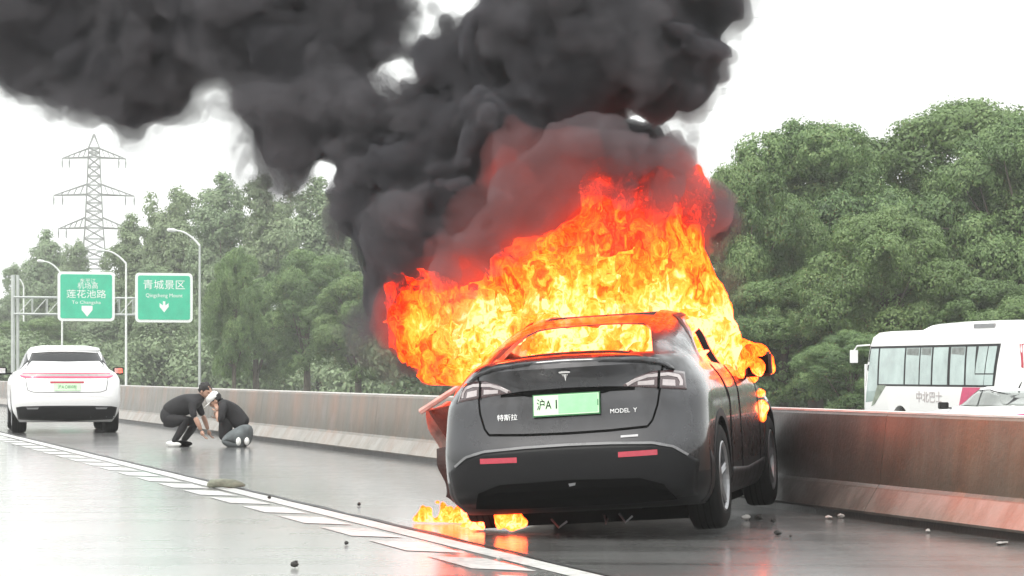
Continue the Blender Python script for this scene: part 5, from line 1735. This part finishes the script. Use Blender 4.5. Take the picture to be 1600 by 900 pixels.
w4 = worley(X + wx * 0.6 + 20, Y + wy, Z + wz + 20, 8.5, 8)
bill = (w1 - 0.5) * 0.30 + (w2 - 0.5) * 0.17 + (w4 - 0.5) * 0.06 + w3 * 0.02
bill = bill * np.clip(0.80 + (X + 1.0) * 0.25, 0.62, 1.0) + n4(X, Y, Z, 4.0) * 0.03
fb = n1(X, Y, Z, 2.2) * 0.10 + n2(X, Y, Z, 5.0) * 0.06 + n3(X, Y, Z, 11.0) * 0.03
smoke = empty('smoke_plume', at(800, 480, D0), 0, 'thick black smoke plume rising from the burning car and drifting left', 'smoke')
def put(name, field, mat, par):
    pos, fc = surface_net(field, lo, H)
    o = np_mesh(name, pos - np.array(par.location, np.float32), fc, mat, par)
    return o
put('dense_smoke', base + bill + 0.07, m_smoke('dense_black_smoke', 15.0, (0.165, 0.163, 0.180), 0.0), smoke)
put('wispy_smoke', base + bill * 0.5 + fb * 3.0 + 0.02, m_smoke('wispy_grey_smoke', 1.3, (0.19, 0.185, 0.20), 0.0), smoke)
put('thin_smoke', base + bill + fb * 1.5 + 0.035, m_smoke('thin_grey_smoke', 4.5, (0.19, 0.185, 0.20), 0.0), smoke)
# everything below is near the car only: crop the grid
sx0 = int((-1.75 - lo[0]) / H); sz1 = int((3.45 - lo[2]) / H)
cr_ = (slice(sx0, None), slice(None), slice(0, sz1))
X, Y, Z, bill, fb, w2, wx, wy, wz = (q[cr_] for q in (X, Y, Z, bill, fb, w2, wx, wy, wz))
lo = (float(X[0, 0, 0]), lo[1], lo[2])
# smoke round the flames, firelight put into its lighter, redder colour
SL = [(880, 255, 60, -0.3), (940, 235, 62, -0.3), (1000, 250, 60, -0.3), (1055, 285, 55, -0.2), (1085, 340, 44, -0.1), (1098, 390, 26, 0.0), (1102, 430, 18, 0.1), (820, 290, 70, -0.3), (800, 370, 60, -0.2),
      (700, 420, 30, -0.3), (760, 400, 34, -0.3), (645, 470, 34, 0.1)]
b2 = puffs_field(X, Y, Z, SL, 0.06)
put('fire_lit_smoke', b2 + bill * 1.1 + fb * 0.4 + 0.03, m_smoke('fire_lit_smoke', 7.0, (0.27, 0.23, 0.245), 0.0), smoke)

def m_flame(name, lo_t, gain, scale=1.0, z0=1.45, z1=2.45, t1=0.20, xs=True):
    m = N(name)
    p = m.pos((1.0, 1.0, 0.72))
    w = m.n('ShaderNodeTexNoise', Vector=p, Scale=5.0 * scale, Detail=3)
    pw = m.n('ShaderNodeVectorMath', dict(operation='MULTIPLY_ADD'), i0=w.outputs['Color'])
    pw.inputs[1].default_value = (0.35, 0.35, 0.35)
    m.t.links.new(p, pw.inputs[2])
    n_ = m.n('ShaderNodeTexNoise', Vector=pw.outputs[0], Scale=5.5 * scale, Detail=5, Roughness=0.60, Distortion=1.3).outputs['Fac']
    v = m.n('ShaderNodeTexNoise', Vector=pw.outputs[0], Scale=1.8 * scale, Detail=2).outputs['Fac']
    q = m.n('ShaderNodeSeparateXYZ', Vector=m.pos())
    # temperature falls away from the fuel in the cabin: with height, and towards the drifting left edge
    t = m.math('ADD', m.math('MULTIPLY', m.math('SUBTRACT', n_, 0.5), 1.6), m.math('MULTIPLY', m.math('SUBTRACT', v, 0.5), 1.2))
    t = m.math('ADD', t, m.mr(q.outputs['Z'], z0, z1, 0.93, t1))
    if xs: t = m.math('ADD', t, m.mr(q.outputs['X'], -0.9, -0.1, -0.52, 0.0))
    t = m.math('ADD', t, lo_t)
    c = m.ramp(t, [(p_, (r_ / 8.0, g_ / 8.0, b_ / 8.0)) for p_, r_, g_, b_ in ((0.0, 0.45, 0.010, 0.004), (0.20, 1.4, 0.040, 0.008), (0.38, 3.4, 0.12, 0.012), (0.56, 5.2, 0.27, 0.018), (0.70, 6.8, 0.46, 0.035), (0.86, 8.0, 0.68, 0.10), (1.0, 8.0, 0.98, 0.42))])
    st = 8.0 * gain
    e = m.n('ShaderNodeEmission', Color=c, Strength=st)
    # the coolest gas does not glow: gaps open between the tongues
    return m.surf(m.n('ShaderNodeMixShader', i0=m.mr(t, 0.02, 0.14), i1=m.n('ShaderNodeBsdfTransparent'), i2=e))
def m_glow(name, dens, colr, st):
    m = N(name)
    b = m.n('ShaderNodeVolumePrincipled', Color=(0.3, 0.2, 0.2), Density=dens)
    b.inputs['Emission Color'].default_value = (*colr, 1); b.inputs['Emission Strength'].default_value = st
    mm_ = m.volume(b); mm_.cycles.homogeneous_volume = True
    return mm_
FL = [(1010, 300, 40, 0.1), (960, 300, 42, 0.0), (1040, 340, 42, 0.1), (980, 350, 60, 0.0), (1020, 400, 62, 0.0), (940, 400, 60, -0.1), (880, 420, 55, -0.1), (1040, 450, 50, 0.0), (960, 455, 60, -0.1), (880, 465, 60, -0.2),
      (820, 430, 36, -0.1), (810, 480, 50, -0.2), (752, 496, 42, -0.2), (760, 530, 48, -0.2), (712, 508, 34, -0.2), (656, 472, 34, -0.1), (664, 522, 32, -0.1), (690, 555, 34, -0.2), (700, 590, 20, -0.2), (730, 560, 34, -0.2), (642, 456, 25, 0),
      (1080, 300, 20, 0.1), (1085, 330, 18, 0.1), (1085, 478, 28, 0.1), (1110, 500, 22, 0.1), (1122, 530, 14, 0.0), (1132, 560, 10, 0.0), (930, 490, 50, -0.1), (850, 500, 40, -0.1), (1010, 490, 45, 0.0),
      (830, 532, 20, -0.5), (870, 528, 22, -0.5), (910, 526, 22, -0.5), (950, 524, 22, -0.5), (990, 522, 18, -0.5), (1080, 530, 24, -0.1), (1100, 560, 20, 0.0), (1062, 510, 16, -0.4),
      (768, 556, 15, -1.9), (785, 538, 17, -1.8), (748, 576, 11, -1.9), (726, 596, 9, -1.8), (806, 522, 17, -1.5), (755, 545, 20, -1.2), (735, 570, 18, -1.2), (712, 600, 12, -1.2),
      (1074, 505, 12, -1.1), (1084, 530, 13, -1.0), (1096, 556, 12, -0.8), (1108, 576, 11, -0.6), (1098, 520, 13, -0.8), (1114, 548, 12, -0.5), (1128, 574, 10, -0.3), (1140, 594, 8, -0.1), (1128, 520, 13, -0.2), (1140, 550, 10, 0.0)]
b3 = puffs_field(X, Y, Z, FL, 0.05)
up = n1(X + wx, Y, (Z + wz) * 0.55, 4.0) * 0.10 + n2(X + wx * 1.4, Y, (Z + wz) * 0.5, 9.0) * 0.085 + n3(X + wx, Y, Z * 0.6, 17.0) * 0.045
fire = empty('flames', at(900, 500, D0), 0, 'tall yellow and orange flames pouring from the roof and cabin of the burning car', 'fire')
put('outer_flame', b3 + up - 0.015, m_flame('outer_flame', -0.05, 1.0, 1.3), fire)
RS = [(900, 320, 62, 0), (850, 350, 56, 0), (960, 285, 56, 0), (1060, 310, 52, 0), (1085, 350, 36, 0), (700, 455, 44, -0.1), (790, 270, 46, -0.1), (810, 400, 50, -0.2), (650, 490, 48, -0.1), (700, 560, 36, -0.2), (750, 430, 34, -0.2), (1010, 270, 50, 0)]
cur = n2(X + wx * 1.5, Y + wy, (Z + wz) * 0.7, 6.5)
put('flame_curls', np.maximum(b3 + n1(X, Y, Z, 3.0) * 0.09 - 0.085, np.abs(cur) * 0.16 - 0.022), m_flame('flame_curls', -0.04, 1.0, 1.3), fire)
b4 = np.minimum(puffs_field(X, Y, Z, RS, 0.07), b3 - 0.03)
put('added_red_glow', b4 + fb * 1.3 + (w2 - 0.5) * 0.06, m_glow('added_red_glow', 1.2, (1.0, 0.05, 0.02), 0.95), fire)  # emission added to stand in for firelight scattered by the smoke

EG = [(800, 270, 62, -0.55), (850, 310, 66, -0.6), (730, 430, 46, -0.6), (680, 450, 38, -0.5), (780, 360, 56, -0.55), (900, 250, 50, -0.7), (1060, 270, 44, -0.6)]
put('added_front_glow', puffs_field(X, Y, Z, EG, 0.09) + fb * 1.6, m_glow('added_front_glow', 0.7, (1.0, 0.06, 0.03), 0.10), fire)  # faint red emission added in front for the smoke's firelit tint

def small_fire(name, puffs, label, mat, amp=1.0, h=0.02, dens=None):
    D_ = sum(q[3] for q in puffs) / len(puffs)
    xs_ = [at(q[0] - q[2], q[1], q[3]).x for q in puffs] + [at(q[0] + q[2], q[1], q[3]).x for q in puffs]
    zs_ = [at(q[0], q[1] - q[2], q[3]).z for q in puffs] + [at(q[0], q[1] + q[2], q[3]).z for q in puffs]
    l = (min(xs_) - 0.12, min(q[3] for q in puffs) - 0.25, min(zs_) - 0.1); u_ = (max(xs_) + 0.12, max(q[3] for q in puffs) + 0.25, max(zs_) + 0.2)
    x, y, z = grid(l, u_, h)
    f = puffs_field(x, y, z, [(a, b, c, d - D0) for a, b, c, d in puffs], 0.02)
    f = f + (n1(x, y, z * 0.6, 9.0) * 0.05 + n2(x, y, z * 0.6, 20.0) * 0.035) * amp
    f = np.maximum(f, 0.012 - z)
    pos, fc = surface_net(f, l, h)
    o0 = at(sum(q[0] for q in puffs) / len(puffs), 582, D_); o0.z = max(0.0, min(zs_))
    o = np_mesh(name, pos - np.array(o0, np.float32), fc, mat); o.location = o0
    return tag(o, label, 'fire')
fm = m_flame('small_flame', 0.0, 1.0, 2.0, 0.0, 0.30, 0.3, False)
fmm = m_flame('mirror_flame', 0.0, 1.0, 2.0, 0.9, 1.5, 0.5, False)
DP = F * CAM_H / (818 - HOR)
small_fire('puddle_flames', [(662, 817, 7, DP), (672, 814, 11, DP), (690, 810, 13, DP), (708, 808, 13, DP), (722, 810, 11, DP - 0.1), (738, 817, 8, DP - 0.2), (704, 797, 7, DP), (745, 815, 8, DP - 0.9), (735, 818, 7, DP - 0.6), (752, 820, 5, DP - 0.9)], 'low orange flames licking the wet road beside the left rear wheel', fm, 1.3, 0.012)
small_fire('underbody_flame', [(795, 804, 10, 17.4), (804, 814, 12, 17.4), (790, 818, 10, 17.4), (816, 818, 9, 17.4), (798, 795, 7, 17.4)], 'small flame burning under the rear bumper of the car', fm, 0.7, 0.012)
small_fire('mirror_flames', [(1160, 568, 9, 19.1), (1158, 585, 9, 19.1), (1170, 552, 9, 19.1), (1190, 548, 7, 19.15), (1183, 574, 10, 19.12), (1152, 590, 12, 19.75), (1160, 575, 14, 19.75), (1172, 558, 12, 19.75), (1188, 552, 12, 19.75), (1200, 558, 9, 19.75), (1206, 575, 6, 19.75), (1168, 542, 6, 19.75), (1160, 534, 4, 19.75), (1180, 590, 5, 19.7)], 'flames curling round the right door mirror of the burning car', fmm, 0.45, 0.014)  # the puff over the glass is added for the fire's reflection in it
small_fire('dripping_flame', [(1184, 632, 6, 19.9), (1190, 640, 7, 19.9), (1193, 652, 4, 19.9), (1178, 637, 4, 19.9), (1187, 613, 7, 19.9)], 'small drips of fire below the right door mirror by the barrier top', fmm, 0.4, 0.011)
